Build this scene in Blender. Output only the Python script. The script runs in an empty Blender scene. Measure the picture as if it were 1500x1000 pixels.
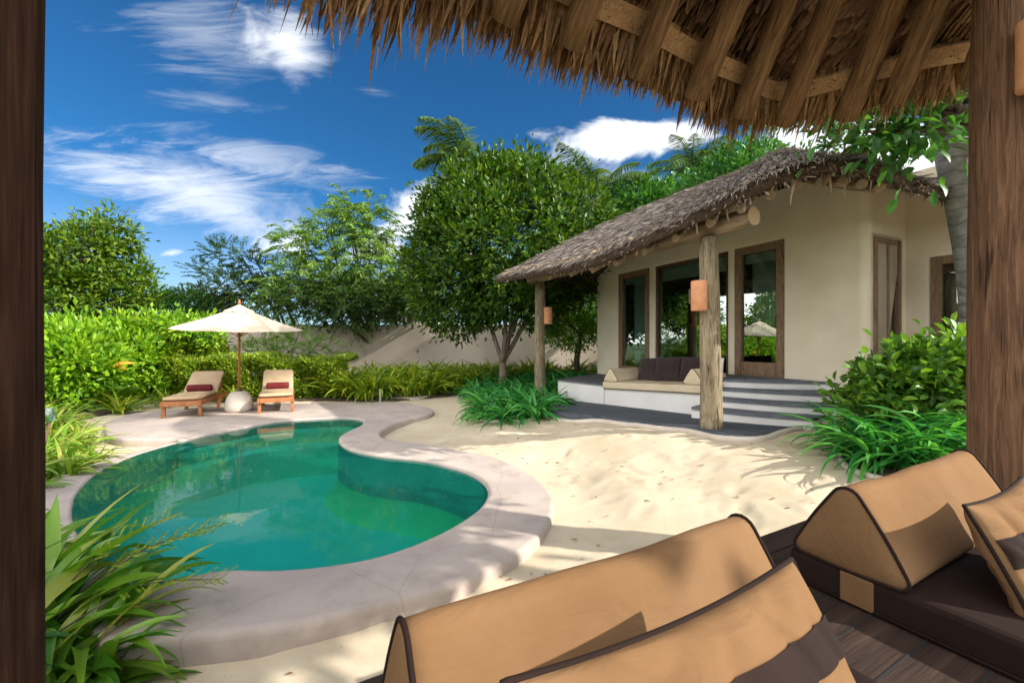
import bpy, bmesh, math, random
import numpy as np
from mathutils import Vector, Matrix, noise
from mathutils.geometry import tessellate_polygon
R = math.radians
rng = np.random.default_rng(7)
random.seed(7)
sc = bpy.context.scene
COL = sc.collection

# ------------------------------------------------------------------ basics
EYE = 1.6
def at(px, py, z=0.0):
    """point of the plane z seen along a sight line of the survey photo (eye at the origin, looking +Y)"""
    Y = (EYE - z) * 625.0 / (py - 500.0)
    return ((px - 750.0) / 625.0 * Y, Y, z)
def tag(o, label=None, cat=None, group=None, kind=None):
    if label: o['label'] = label
    if cat: o['category'] = cat
    if group: o['group'] = group
    if kind: o['kind'] = kind
    return o
def empty(name, loc=(0, 0, 0), rz=0.0):
    o = bpy.data.objects.new(name, None); COL.objects.link(o)
    o.location = loc; o.rotation_euler = (0, 0, rz); o.empty_display_size = .2
    return o
def world_of(o):
    m = o.matrix_basis.copy()
    return m if o.parent is None else world_of(o.parent) @ o.matrix_parent_inverse @ m
def adopt(o, parent):
    """parent without moving"""
    o.parent = parent; o.matrix_parent_inverse = world_of(parent).inverted(); return o
def mesh_obj(name, V, F, mat, parent=None, smooth=False, matrix=None):
    V = np.asarray(V, dtype=np.float32).reshape(-1, 3)
    me = bpy.data.meshes.new(name)
    if isinstance(F, np.ndarray):
        k = F.shape[1]; n = len(F)
        me.vertices.add(len(V)); me.vertices.foreach_set('co', V.ravel())
        me.loops.add(n * k); me.loops.foreach_set('vertex_index', F.astype(np.int32).ravel())
        me.polygons.add(n)
        me.polygons.foreach_set('loop_start', np.arange(0, n * k, k, dtype=np.int32))
        if smooth: me.polygons.foreach_set('use_smooth', np.ones(n, dtype=bool))
        me.update(calc_edges=True); me.validate()
    else:
        me.from_pydata([tuple(v) for v in V], [], F)
        if smooth:
            me.polygons.foreach_set('use_smooth', [True] * len(me.polygons))
        me.update()
    if mat: me.materials.append(mat)
    o = bpy.data.objects.new(name, me); COL.objects.link(o)
    if matrix is not None: o.matrix_world = matrix
    if parent is not None: adopt(o, parent)
    return o
def bm_obj(name, bm, mat, parent=None, smooth=False, matrix=None):
    me = bpy.data.meshes.new(name); bmesh.ops.recalc_face_normals(bm, faces=bm.faces[:]); bm.to_mesh(me); bm.free()
    if smooth: me.polygons.foreach_set('use_smooth', [True] * len(me.polygons))
    if mat: me.materials.append(mat)
    o = bpy.data.objects.new(name, me); COL.objects.link(o)
    if matrix is not None: o.matrix_world = matrix
    if parent is not None: adopt(o, parent)
    return o
def copy_tree(o, parent=None):
    c = o.copy(); COL.objects.link(c)
    if parent is not None: c.parent = parent
    for ch in o.children: copy_tree(ch, c)
    return c
class Geo:
    """collects vertices and faces of ONE mesh"""
    def __init__(s): s.V = []; s.F = []; s.n = 0
    def add(s, V, F):
        V = [tuple(v) for v in V]
        s.F += [tuple(i + s.n for i in f) for f in F]; s.V += V; s.n += len(V); return s
    def obj(s, name, mat, parent=None, smooth=False, matrix=None):
        return mesh_obj(name, s.V, s.F, mat, parent, smooth, matrix)
def box(c, size, rz=0.0, M=None):
    x, y, z = (k / 2 for k in size)
    P = [Vector((sx * x, sy * y, sz * z)) for sz in (-1, 1) for sx, sy in ((-1, -1), (1, -1), (1, 1), (-1, 1))]
    m = Matrix.Translation(c) @ Matrix.Rotation(rz, 4, 'Z')
    if M is not None: m = M @ m
    return [m @ p for p in P], [(3, 2, 1, 0), (4, 5, 6, 7), (0, 1, 5, 4), (1, 2, 6, 5), (2, 3, 7, 6), (3, 0, 4, 7)]
def soft_box(name, c, size, mat, parent=None, bev=.01, rz=0.0, M=None, seg=2):
    bm = bmesh.new(); V, F = box((0, 0, 0), size)
    vs = [bm.verts.new(v) for v in V]
    for f in F: bm.faces.new([vs[i] for i in f])
    bmesh.ops.bevel(bm, geom=bm.edges[:], offset=bev, segments=seg, affect='EDGES', profile=.5)
    m = Matrix.Translation(c) @ Matrix.Rotation(rz, 4, 'Z')
    if M is not None: m = M @ m
    bmesh.ops.transform(bm, matrix=m, verts=bm.verts[:])
    return bm_obj(name, bm, mat, parent, smooth=False)
def frames(P):
    P = [Vector(p) for p in P]; out = []; up = None
    for i, p in enumerate(P):
        t = (P[min(i + 1, len(P) - 1)] - P[max(i - 1, 0)]).normalized()
        if up is None:
            a = Vector((0, 0, 1)) if abs(t.z) < .9 else Vector((1, 0, 0))
            up = (a - t * a.dot(t)).normalized()
        else:
            up = (up - t * up.dot(t)); up = up.normalized() if up.length > 1e-6 else t.orthogonal().normalized()
        out.append((p, t, up, t.cross(up)))
    return out
def tube(P, r, n=8, cap=True, jit=0.0):
    if not hasattr(r, '__len__'): r = [r] * len(P)
    V, F = [], []
    for i, (p, t, u, w) in enumerate(frames(P)):
        for k in range(n):
            a = 2 * math.pi * k / n; rr = r[i] * (1 + jit * (random.random() - .5))
            V.append(p + (u * math.cos(a) + w * math.sin(a)) * rr)
    for i in range(len(P) - 1):
        for k in range(n):
            F.append((i * n + k, i * n + (k + 1) % n, (i + 1) * n + (k + 1) % n, (i + 1) * n + k))
    if cap: F += [tuple(range(n))[::-1], tuple((len(P) - 1) * n + k for k in range(n))]
    return V, F
def loop_tube(P, r, n=6):
    V, F = [], []; m = len(P); P = [Vector(p) for p in P]; up = None
    for i in range(m):
        t = (P[(i + 1) % m] - P[i - 1]).normalized()
        a = up if up is not None else Vector((.3, .2, .93))
        up = (a - t * a.dot(t)).normalized(); w = t.cross(up)
        for k in range(n):
            an = 2 * math.pi * k / n; V.append(P[i] + (up * math.cos(an) + w * math.sin(an)) * r)
    for i in range(m):
        j = (i + 1) % m
        for k in range(n): F.append((i * n + k, i * n + (k + 1) % n, j * n + (k + 1) % n, j * n + k))
    return V, F
def lathe(prof, n=24, c=(0, 0, 0)):
    V, F = [], []
    for r, z in prof:
        for k in range(n):
            a = 2 * math.pi * k / n; V.append((c[0] + r * math.cos(a), c[1] + r * math.sin(a), c[2] + z))
    for i in range(len(prof) - 1):
        for k in range(n): F.append((i * n + k, i * n + (k + 1) % n, (i + 1) * n + (k + 1) % n, (i + 1) * n + k))
    F += [tuple(range(n))[::-1], tuple((len(prof) - 1) * n + k for k in range(n))]
    return V, F
def log(name, p0, p1, r0, r1, mat, parent=None, n=16, wob=.02, rings=9, cut=None):
    """rough round timber, its grain along its own Z"""
    p0, p1 = Vector(p0), Vector(p1); L = (p1 - p0).length
    V, F = [], []; sd = random.random() * 99
    for i in range(rings):
        t = i / (rings - 1); r = r0 + (r1 - r0) * t
        dx, dy = (noise.noise((sd, t * 3, 0)) * wob, noise.noise((0, t * 3, sd)) * wob)
        for k in range(n):
            a = 2 * math.pi * k / n
            q = r * (1 + .07 * noise.noise((math.cos(a) * 1.3 + sd, math.sin(a) * 1.3, t * L * 1.2)))
            ee = .93 if i in (0, rings - 1) else 1
            V.append((dx + q * ee * math.cos(a), dy + q * ee * math.sin(a), t * L))
    for i in range(rings - 1):
        for k in range(n): F.append((i * n + k, i * n + (k + 1) % n, (i + 1) * n + (k + 1) % n, (i + 1) * n + k))
    F += [tuple(range(n))[::-1], tuple((rings - 1) * n + k for k in range(n))]
    M = Matrix.Translation(p0) @ (p1 - p0).to_track_quat('Z', 'Y').to_matrix().to_4x4()
    o = mesh_obj(name, V, F, mat, None, False)
    for p in o.data.polygons:
        if len(p.vertices) == 4: p.use_smooth = True
    if cut:   # freshly sawn ends
        o.data.materials.append(cut)
        for p in o.data.polygons:
            if len(p.vertices) > 4: p.material_index = 1
    o.matrix_world = M
    if parent is not None: adopt(o, parent)
    return o
def catmull(P, per=8, closed=False):
    P = [Vector(p) for p in P]; n = len(P); out = []
    rngi = range(n if closed else n - 1)
    for i in rngi:
        if closed: a, b, c, d = P[i - 1], P[i], P[(i + 1) % n], P[(i + 2) % n]
        else: a, b, c, d = P[max(i - 1, 0)], P[i], P[i + 1], P[min(i + 2, n - 1)]
        for k in range(per):
            t = k / per
            out.append(.5 * (2 * b + (c - a) * t + (2 * a - 5 * b + 4 * c - d) * t * t + (3 * b - a - 3 * c + d) * t ** 3))
    if not closed: out.append(P[-1])
    return out
def inside(poly, x, y):
    """vectorised point in polygon"""
    x = np.asarray(x); y = np.asarray(y); r = np.zeros(x.shape, bool); n = len(poly); j = n - 1
    for i in range(n):
        xi, yi = poly[i][0], poly[i][1]; xj, yj = poly[j][0], poly[j][1]
        if yi != yj:
            c = ((yi > y) != (yj > y)) & (x < (xj - xi) * (y - yi) / (yj - yi) + xi); r ^= c
        j = i
    return r
def unit(A): return A / np.maximum(np.linalg.norm(A, axis=-1, keepdims=True), 1e-9)

# ------------------------------------------------------------------ materials
def new_mat(name):
    m = bpy.data.materials.new(name); m.use_nodes = True; nt = m.node_tree; nt.nodes.clear()
    out = nt.nodes.new('ShaderNodeOutputMaterial'); return m, nt, out
def N(nt, t, **kw):
    n = nt.nodes.new(t)
    for k, v in kw.items():
        if hasattr(n, k): setattr(n, k, v)
        else: n.inputs[k].default_value = v
    return n
def ramp(nt, stops):
    n = nt.nodes.new('ShaderNodeValToRGB'); e = n.color_ramp.elements
    while len(e) < len(stops): e.new(.5)
    for i, (p, c) in enumerate(stops):
        e[i].position = p; e[i].color = (*c, 1) if len(c) == 3 else c
    return n
def surf(name, stops, scale=4.0, rough=.8, bump=.2, bscale=60.0, stretch=(1, 1, 1), spec=.3, detail=6, coord='Object', bdist=.01, dist=0.0,
         sheen=0.0, second=None, bstretch=None, coat=0.0, folds=False, cracks=None, along=None):
    """noise mottled surface with fine relief"""
    m, nt, out = new_mat(name); L = nt.links.new
    tc = N(nt, 'ShaderNodeTexCoord'); mp = N(nt, 'ShaderNodeMapping'); mp.inputs['Scale'].default_value = stretch
    if along: mp.vector_type = 'TEXTURE'; mp.inputs['Rotation'].default_value = (0, 0, along[0]); mp.inputs['Scale'].default_value = (along[1], .35, 1)
    L(tc.outputs[coord], mp.inputs['Vector'])
    n1 = N(nt, 'ShaderNodeTexNoise', Scale=scale, Detail=detail, Roughness=.6, Distortion=dist); L(mp.outputs[0], n1.inputs['Vector'])
    rp = ramp(nt, stops); L(n1.outputs['Fac'], rp.inputs[0]); colr = rp.outputs[0]
    if second:   # (colour, scale, lo, hi): blotches of their own shape
        n3 = N(nt, 'ShaderNodeTexNoise', Scale=second[1], Detail=4.0); L(tc.outputs[coord], n3.inputs['Vector'])
        r3 = ramp(nt, [(second[2], (0, 0, 0)), (second[3], (1, 1, 1))]); L(n3.outputs['Fac'], r3.inputs[0])
        mx = N(nt, 'ShaderNodeMix', data_type='RGBA'); L(r3.outputs[0], mx.inputs[0]); L(colr, mx.inputs[6]); mx.inputs[7].default_value = (*second[0], 1)
        colr = mx.outputs[2]
    b = N(nt, 'ShaderNodeBsdfPrincipled'); L(colr, b.inputs['Base Color']); b.inputs['Roughness'].default_value = rough
    b.inputs['Specular IOR Level'].default_value = spec
    if sheen: b.inputs['Sheen Weight'].default_value = sheen
    if coat: b.inputs['Coat Weight'].default_value = coat
    if bump:
        mp2 = N(nt, 'ShaderNodeMapping'); mp2.inputs['Scale'].default_value = bstretch or stretch; L((mp.outputs[0] if along else tc.outputs[coord]), mp2.inputs['Vector'])
        n2 = N(nt, 'ShaderNodeTexNoise', Scale=bscale, Detail=5.0, Roughness=.65); L(mp2.outputs[0], n2.inputs['Vector'])
        bp = N(nt, 'ShaderNodeBump', Strength=bump, Distance=bdist); L(n2.outputs['Fac'], bp.inputs['Height']); L(bp.outputs[0], b.inputs['Normal'])
    if folds:   # slack cloth: long soft creases under the weave
        mp5 = N(nt, 'ShaderNodeMapping'); mp5.inputs['Scale'].default_value = (1.2, 3.2, 2.0); mp5.inputs['Rotation'].default_value = (.3, .2, .5); L(tc.outputs[coord], mp5.inputs['Vector'])
        n5 = N(nt, 'ShaderNodeTexNoise', Scale=4.5, Detail=3.0, Roughness=.55, Distortion=.9); L(mp5.outputs[0], n5.inputs['Vector'])
        b5 = N(nt, 'ShaderNodeBump', Strength=.28, Distance=.03); L(n5.outputs['Fac'], b5.inputs['Height']); L(b5.outputs[0], bp.inputs['Normal'])
    if cracks:   # hairline cracks
        n6 = N(nt, 'ShaderNodeTexNoise', Scale=2.0, Detail=3.0); L(tc.outputs[coord], n6.inputs['Vector'])
        m6 = N(nt, 'ShaderNodeMix', data_type='RGBA'); m6.inputs[0].default_value = .12; L(tc.outputs[coord], m6.inputs[6]); L(n6.outputs['Color'], m6.inputs[7])
        v6 = N(nt, 'ShaderNodeTexVoronoi', feature='DISTANCE_TO_EDGE', Scale=cracks); L(m6.outputs[2], v6.inputs['Vector'])
        r6 = ramp(nt, [(.0, (.5, .47, .45)), (.0035, (1, 1, 1))]); L(v6.outputs['Distance'], r6.inputs[0])
        m7 = N(nt, 'ShaderNodeMix', data_type='RGBA', blend_type='MULTIPLY'); m7.inputs[0].default_value = .3; L(colr, m7.inputs[6]); L(r6.outputs[0], m7.inputs[7]); L(m7.outputs[2], b.inputs['Base Color'])
    L(b.outputs[0], out.inputs[0]); return m
def wood(name, dark, mid, light, grain=9.0, rough=.75, bump=.5, along=.07, rings=True, spec=.25):
    """timber with long grain along local Z and a few dark checks"""
    m, nt, out = new_mat(name); L = nt.links.new
    tc = N(nt, 'ShaderNodeTexCoord'); mp = N(nt, 'ShaderNodeMapping'); mp.inputs['Scale'].default_value = (1, 1, along)
    L(tc.outputs['Object'], mp.inputs['Vector'])
    w = N(nt, 'ShaderNodeTexNoise', Scale=grain * 2, Detail=8.0, Roughness=.7, Distortion=1.2); L(mp.outputs[0], w.inputs['Vector'])
    rp = ramp(nt, [(.25, dark), (.5, mid), (.75, light)]); L(w.outputs['Fac'], rp.inputs[0])
    v = N(nt, 'ShaderNodeTexWave', wave_type='RINGS', rings_direction='Z', Scale=grain * .9, Distortion=9.0, Detail=3.0); v.inputs['Detail Scale'].default_value = 1.2
    mp3 = N(nt, 'ShaderNodeMapping'); mp3.inputs['Scale'].default_value = (1.3, 1.3, along * 2.5); L(tc.outputs['Object'], mp3.inputs['Vector']); L(mp3.outputs[0], v.inputs['Vector'])
    mx = N(nt, 'ShaderNodeMix', data_type='RGBA', blend_type='MULTIPLY'); mx.inputs[0].default_value = .55 if rings else .2
    rv = ramp(nt, [(.0, (.45, .42, .4)), (.5, (1, 1, 1))]); L(v.outputs['Fac'], rv.inputs[0])
    L(rp.outputs[0], mx.inputs[6]); L(rv.outputs[0], mx.inputs[7])
    n4 = N(nt, 'ShaderNodeTexNoise', Scale=grain * 3.5, Detail=3.0); mp4 = N(nt, 'ShaderNodeMapping'); mp4.inputs['Scale'].default_value = (1, 1, along * .5)
    L(tc.outputs['Object'], mp4.inputs['Vector']); L(mp4.outputs[0], n4.inputs['Vector'])
    r4 = ramp(nt, [(.31, (.16, .14, .13)), (.37, (1, 1, 1))]); L(n4.outputs['Fac'], r4.inputs[0])
    m2 = N(nt, 'ShaderNodeMix', data_type='RGBA', blend_type='MULTIPLY'); m2.inputs[0].default_value = .85
    L(mx.outputs[2], m2.inputs[6]); L(r4.outputs[0], m2.inputs[7])
    b = N(nt, 'ShaderNodeBsdfPrincipled', Roughness=rough); b.inputs['Specular IOR Level'].default_value = spec; L(m2.outputs[2], b.inputs['Base Color'])
    ad = N(nt, 'ShaderNodeMath', operation='ADD'); L(w.outputs['Fac'], ad.inputs[0]); L(r4.outputs[0], ad.inputs[1])
    bp = N(nt, 'ShaderNodeBump', Strength=bump, Distance=.012); L(ad.outputs[0], bp.inputs['Height']); L(bp.outputs[0], b.inputs['Normal'])
    L(b.outputs[0], out.inputs[0]); return m
def leaf(name, cols, rough=.42, trans=.3, spec=.4, tcol=None):
    """leaf: colour drawn per leaf, light shining through"""
    m, nt, out = new_mat(name); L = nt.links.new
    g = N(nt, 'ShaderNodeNewGeometry')
    rp = ramp(nt, [(i / max(len(cols) - 1, 1), c) for i, c in enumerate(cols)]); L(g.outputs['Random Per Island'], rp.inputs[0])
    b = N(nt, 'ShaderNodeBsdfPrincipled', Roughness=rough); b.inputs['Specular IOR Level'].default_value = spec; L(rp.outputs[0], b.inputs['Base Color'])
    t = N(nt, 'ShaderNodeBsdfTranslucent')
    mt = N(nt, 'ShaderNodeMix', data_type='RGBA', blend_type='MULTIPLY'); mt.inputs[0].default_value = 1; L(rp.outputs[0], mt.inputs[6]); mt.inputs[7].default_value = (*(tcol or (1.5, 1.5, .6)), 1)
    L(mt.outputs[2], t.inputs['Color'])
    mx = N(nt, 'ShaderNodeMixShader'); mx.inputs[0].default_value = trans
    L(b.outputs[0], mx.inputs[1]); L(t.outputs[0], mx.inputs[2]); L(mx.outputs[0], out.inputs[0]); return m
def thatch_mat(name, cols, rough=.75, trans=.08):
    m, nt, out = new_mat(name); L = nt.links.new
    g = N(nt, 'ShaderNodeNewGeometry')
    rp = ramp(nt, [(i / max(len(cols) - 1, 1), c) for i, c in enumerate(cols)]); L(g.outputs['Random Per Island'], rp.inputs[0])
    tc = N(nt, 'ShaderNodeTexCoord'); n1 = N(nt, 'ShaderNodeTexNoise', Scale=35.0, Detail=4.0); L(tc.outputs['Object'], n1.inputs['Vector'])
    r2 = ramp(nt, [(.3, (.6, .58, .55)), (.7, (1.15, 1.12, 1.08))]); L(n1.outputs['Fac'], r2.inputs[0])
    mx = N(nt, 'ShaderNodeMix', data_type='RGBA', blend_type='MULTIPLY'); mx.inputs[0].default_value = 1; L(rp.outputs[0], mx.inputs[6]); L(r2.outputs[0], mx.inputs[7])
    b = N(nt, 'ShaderNodeBsdfPrincipled', Roughness=rough); b.inputs['Specular IOR Level'].default_value = .25; L(mx.outputs[2], b.inputs['Base Color'])
    t = N(nt, 'ShaderNodeBsdfTranslucent'); L(mx.outputs[2], t.inputs['Color'])
    ms = N(nt, 'ShaderNodeMixShader'); ms.inputs[0].default_value = trans; L(b.outputs[0], ms.inputs[1]); L(t.outputs[0], ms.inputs[2]); L(ms.outputs[0], out.inputs[0]); return m

M = {}
# sand: footprints, grains, crumbs
def sand_mat():
    m, nt, out = new_mat('sand'); L = nt.links.new
    tc = N(nt, 'ShaderNodeTexCoord')
    n1 = N(nt, 'ShaderNodeTexNoise', Scale=1.3, Detail=7.0, Roughness=.65); L(tc.outputs['Object'], n1.inputs['Vector'])
    rp = ramp(nt, [(.3, (.49, .405, .285)), (.55, (.575, .49, .36)), (.8, (.635, .555, .425))]); L(n1.outputs['Fac'], rp.inputs[0])
    n2 = N(nt, 'ShaderNodeTexNoise', Scale=55.0, Detail=5.0, Roughness=.8); L(tc.outputs['Object'], n2.inputs['Vector'])
    r2 = ramp(nt, [(.31, (.45, .36, .27)), (.40, (1, 1, 1))]); L(n2.outputs['Fac'], r2.inputs[0])
    mx = N(nt, 'ShaderNodeMix', data_type='RGBA', blend_type='MULTIPLY'); mx.inputs[0].default_value = .7; L(rp.outputs[0], mx.inputs[6]); L(r2.outputs[0], mx.inputs[7])
    b = N(nt, 'ShaderNodeBsdfPrincipled', Roughness=.95); b.inputs['Specular IOR Level'].default_value = .1; L(mx.outputs[2], b.inputs['Base Color'])
    n3 = N(nt, 'ShaderNodeTexNoise', Scale=9.0, Detail=6.0, Roughness=.6, Distortion=.6); L(tc.outputs['Object'], n3.inputs['Vector'])
    n4 = N(nt, 'ShaderNodeTexNoise', Scale=130.0, Detail=3.0); L(tc.outputs['Object'], n4.inputs['Vector'])
    a = N(nt, 'ShaderNodeMath', operation='MULTIPLY_ADD'); L(n4.outputs['Fac'], a.inputs[0]); a.inputs[1].default_value = .12; L(n3.outputs['Fac'], a.inputs[2])
    bp = N(nt, 'ShaderNodeBump', Strength=.35, Distance=.014); L(a.outputs[0], bp.inputs['Height']); L(bp.outputs[0], b.inputs['Normal'])
    L(b.outputs[0], out.inputs[0]); return m
M['sand'] = sand_mat()
M['soil'] = surf('soil', [(.3, (.03, .022, .014)), (.7, (.10, .075, .045))], 6, .95, .8, 30, bdist=.03)
M['grass'] = surf('far_ground', [(.3, (.03, .06, .015)), (.7, (.07, .11, .03))], .4, .95, .5, 3)
M['deck'] = surf('pool_plaster', [(.25, (.34, .285, .25)), (.5, (.455, .385, .34)), (.75, (.54, .465, .415))], 3.2, .8, .3, 110, spec=.2, second=((.34, .29, .28), .8, .48, .72), bdist=.006, cracks=.55)
M['basin'] = surf('pool_lining', [(.3, (.25, .60, .48)), (.7, (.33, .67, .56))], 1.2, .6, .05, 40, second=((.36, .76, .5), .5, .6, .85))
M['basin_wall'] = surf('pool_wall_lining', [(.3, (.36, .68, .26)), (.7, (.46, .76, .36))], 1.5, .6, .05, 40)
M['ledge'] = surf('pool_ledge_lining', [(.3, (.6, .7, .44)), (.7, (.7, .78, .54))], 2.0, .6, .05, 40)
M['plaster'] = surf('villa_plaster', [(.3, (.77, .665, .50)), (.6, (.84, .74, .575)), (.85, (.87, .785, .635))], 1.6, .9, .12, 24, spec=.15, second=((.6, .5, .38), .55, .55, .85), bdist=.012)
M['whiteplaster'] = surf('bench_plaster', [(.3, (.74, .71, .68)), (.7, (.82, .8, .77))], 2, .85, .12, 30, spec=.15)
M['gardenwall'] = surf('garden_wall_plaster', [(.25, (.46, .385, .31)), (.5, (.55, .47, .385)), (.75, (.62, .54, .45))], .7, .92, .25, 14, spec=.1, second=((.28, .24, .2), .35, .55, .8), bdist=.02)
M['greywood'] = wood('weathered_grey_decking', (.10, .105, .115), (.16, .165, .18), (.25, .26, .28), 9, .85, .4)
M['deckboards'] = surf('grey_deck_boards', [(.25, (.045, .053, .066)), (.5, (.085, .097, .115)), (.8, (.16, .178, .205))], 7, .8, .4, 12, along=(R(-45.6), 7))
M['tread'] = surf('grey_treads', [(.3, (.10, .112, .132)), (.7, (.17, .185, .21))], 7, .8, .3, 40)
M['postwood'] = wood('weathered_post', (.10, .075, .045), (.27, .215, .135), (.43, .37, .255), 10, .8, .9, along=.1)
M['logwood'] = wood('rafter_log', (.06, .026, .010), (.19, .098, .040), (.34, .20, .095), 20, .7, .7, along=.06)
M['battenwood'] = wood('batten_wood', (.2, .1, .045), (.4, .23, .11), (.55, .35, .19), 14, .7, .4, along=.1, rings=False)
M['cutwood'] = surf('sawn_end', [(.3, (.34, .17, .07)), (.7, (.5, .29, .13))], 22, .75, .3, 60)
M['beamwood'] = wood('villa_beam', (.13, .085, .05), (.28, .2, .125), (.42, .32, .22), 9, .75, .5)
M['bigpost'] = wood('pavilion_post', (.045, .020, .010), (.15, .075, .037), (.28, .155, .08), 18, .7, .8, along=.045)
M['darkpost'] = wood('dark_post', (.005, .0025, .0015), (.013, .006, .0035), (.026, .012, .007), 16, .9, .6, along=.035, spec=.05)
M['framewood'] = wood('window_timber', (.10, .06, .035), (.26, .165, .10), (.42, .30, .20), 16, .75, .5, along=.12, rings=False)
M['darkframe'] = wood('dark_window_timber', (.05, .03, .02), (.11, .065, .04), (.17, .11, .07), 16, .65, .4, along=.12, rings=False)
M['teak'] = wood('lounger_teak', (.2, .06, .02), (.38, .14, .05), (.52, .23, .09), 16, .45, .2, along=.15, rings=False, spec=.45)
M['floorwood'] = surf('platform_boards', [(.3, (.018, .011, .009)), (.6, (.05, .03, .022)), (.85, (.11, .072, .05))], 8, .6, .5, 16, along=(R(28.5), 7), spec=.3)
M['canvas'] = surf('tan_canvas', [(.3, (.155, .085, .039)), (.7, (.187, .105, .050))], 3, .92, .22, 650, spec=.1, bdist=.0025, second=((.208, .122, .064), 2.2, .5, .8), folds=True)
M['brown'] = surf('dark_brown_canvas', [(.3, (.013, .0065, .005)), (.7, (.021, .011, .0085))], 5, .85, .2, 300, spec=.15, bdist=.002)
M['tanpad'] = surf('tan_pad', [(.3, (.46, .33, .2)), (.7, (.54, .4, .26))], 4, .85, .12, 200, spec=.15)
M['cream'] = surf('cream_cushion', [(.3, (.62, .5, .34)), (.7, (.7, .58, .41))], 4, .85, .12, 200, spec=.2)
M['darkcushion'] = surf('aubergine_cushion', [(.3, (.03, .018, .02)), (.7, (.05, .03, .033))], 4, .85, .15, 200, spec=.2, sheen=.2)
M['maroon'] = surf('maroon_fabric', [(.3, (.12, .015, .018)), (.7, (.18, .025, .028))], 4, .8, .12, 200, spec=.2)
M['umbrella'] = surf('umbrella_canvas', [(.3, (.54, .45, .34)), (.7, (.60, .51, .39))], 3, .85, .08, 200, spec=.15)
M['terracotta'] = surf('terracotta', [(.3, (.55, .24, .11)), (.7, (.68, .33, .17))], 9, .8, .25, 60)
M['stone'] = surf('pale_stone', [(.3, (.5, .43, .36)), (.7, (.64, .57, .49))], 3, .85, .3, 40)
M['flatstone'] = surf('stepping_stone', [(.3, (.34, .29, .24)), (.7, (.46, .4, .34))], 3, .85, .4, 30)
M['whitemetal'] = surf('white_paint', [(.3, (.6, .6, .6)), (.7, (.7, .7, .7))], 3, .5, .0)
M['blinds'] = surf('blind_cloth', [(.3, (.66, .7, .68)), (.7, (.72, .76, .74))], 3, .8, .05, 100)
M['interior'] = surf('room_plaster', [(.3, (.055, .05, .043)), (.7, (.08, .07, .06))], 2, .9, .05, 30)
M['bark'] = surf('tree_bark', [(.3, (.05, .037, .026)), (.7, (.15, .115, .085))], 8, .9, .8, 30, stretch=(1, 1, .3), bdist=.03)
M['palebark'] = surf('mottled_bark', [(.3, (.12, .09, .06)), (.7, (.3, .24, .18))], 7, .9, .7, 30, stretch=(1, 1, .35), bdist=.03)
def palm_bark():
    m, nt, out = new_mat('palm_bark'); L = nt.links.new
    tc = N(nt, 'ShaderNodeTexCoord')
    w = N(nt, 'ShaderNodeTexWave', bands_direction='Z', Scale=2.0, Distortion=4.5, Detail=3.0); w.inputs['Detail Scale'].default_value = 1.6; L(tc.outputs['Object'], w.inputs['Vector'])
    n1 = N(nt, 'ShaderNodeTexNoise', Scale=9.0, Detail=6.0); L(tc.outputs['Object'], n1.inputs['Vector'])
    rp = ramp(nt, [(.3, (.17, .165, .16)), (.7, (.33, .325, .32))]); L(n1.outputs['Fac'], rp.inputs[0])
    r2 = ramp(nt, [(.0, (.62, .6, .58)), (.15, (1, 1, 1))]); L(w.outputs['Fac'], r2.inputs[0])
    mx = N(nt, 'ShaderNodeMix', data_type='RGBA', blend_type='MULTIPLY'); mx.inputs[0].default_value = .9; L(rp.outputs[0], mx.inputs[6]); L(r2.outputs[0], mx.inputs[7])
    b = N(nt, 'ShaderNodeBsdfPrincipled', Roughness=.85); L(mx.outputs[2], b.inputs['Base Color'])
    bp = N(nt, 'ShaderNodeBump', Strength=.6, Distance=.02); L(w.outputs['Fac'], bp.inputs['Height']); L(bp.outputs[0], b.inputs['Normal'])
    L(b.outputs[0], out.inputs[0]); return m
M['palmbark'] = palm_bark()
M['thatch'] = thatch_mat('dry_thatch', [(.10, .045, .018), (.24, .12, .05), (.36, .2, .09), (.46, .29, .15), (.19, .09, .04)], trans=.16)
M['thatch_under'] = thatch_mat('woven_thatch', [(.19, .10, .052), (.31, .17, .09), (.41, .235, .13), (.25, .135, .07)])
M['thatch_grey'] = thatch_mat('weathered_thatch', [(.19, .165, .15), (.31, .28, .255), (.44, .40, .365), (.58, .535, .49), (.25, .205, .17)])
M['thatch_core'] = surf('thatch_core', [(.3, (.05, .033, .022)), (.7, (.12, .085, .06))], 12, .95, .8, 40, bdist=.03)
M['thatch_brown'] = thatch_mat('brown_eave_thatch', [(.10, .07, .05), (.24, .18, .135), (.40, .32, .25), (.52, .44, .36), (.36, .22, .12)])
# leaves
M['lf_tree'] = leaf('tree_leaf', [(0.016, 0.059, 0.006), (0.029, 0.091, 0.008), (0.050, 0.129, 0.010), (0.134, 0.215, 0.013), (0.022, 0.075, 0.007)], trans=.28)
M['lf_ficus'] = leaf('ficus_leaf', [(.03, .09, .008), (.06, .14, .010), (.11, .2, .014), (.19, .27, .02), (.05, .12, .01)], trans=.3)
M['lf_deep'] = leaf('deep_green_leaf', [(0.022, 0.087, 0.017), (0.043, 0.160, 0.026), (0.087, 0.246, 0.036), (0.036, 0.123, 0.017)], trans=.3)
M['lf_bright'] = leaf('bright_leaf', [(0.072, 0.195, 0.011), (0.136, 0.301, 0.013), (0.224, 0.405, 0.018), (0.320, 0.496, 0.026)], trans=.35)
M['lf_olive'] = leaf('olive_leaf', [(0.056, 0.087, 0.011), (0.113, 0.145, 0.013), (0.208, 0.217, 0.021), (0.302, 0.275, 0.032)], trans=.3)
M['lf_hedge'] = leaf('hedge_leaf', [(0.066, 0.145, 0.011), (0.133, 0.232, 0.015), (0.226, 0.319, 0.020), (0.339, 0.392, 0.026)], trans=.3)
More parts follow.
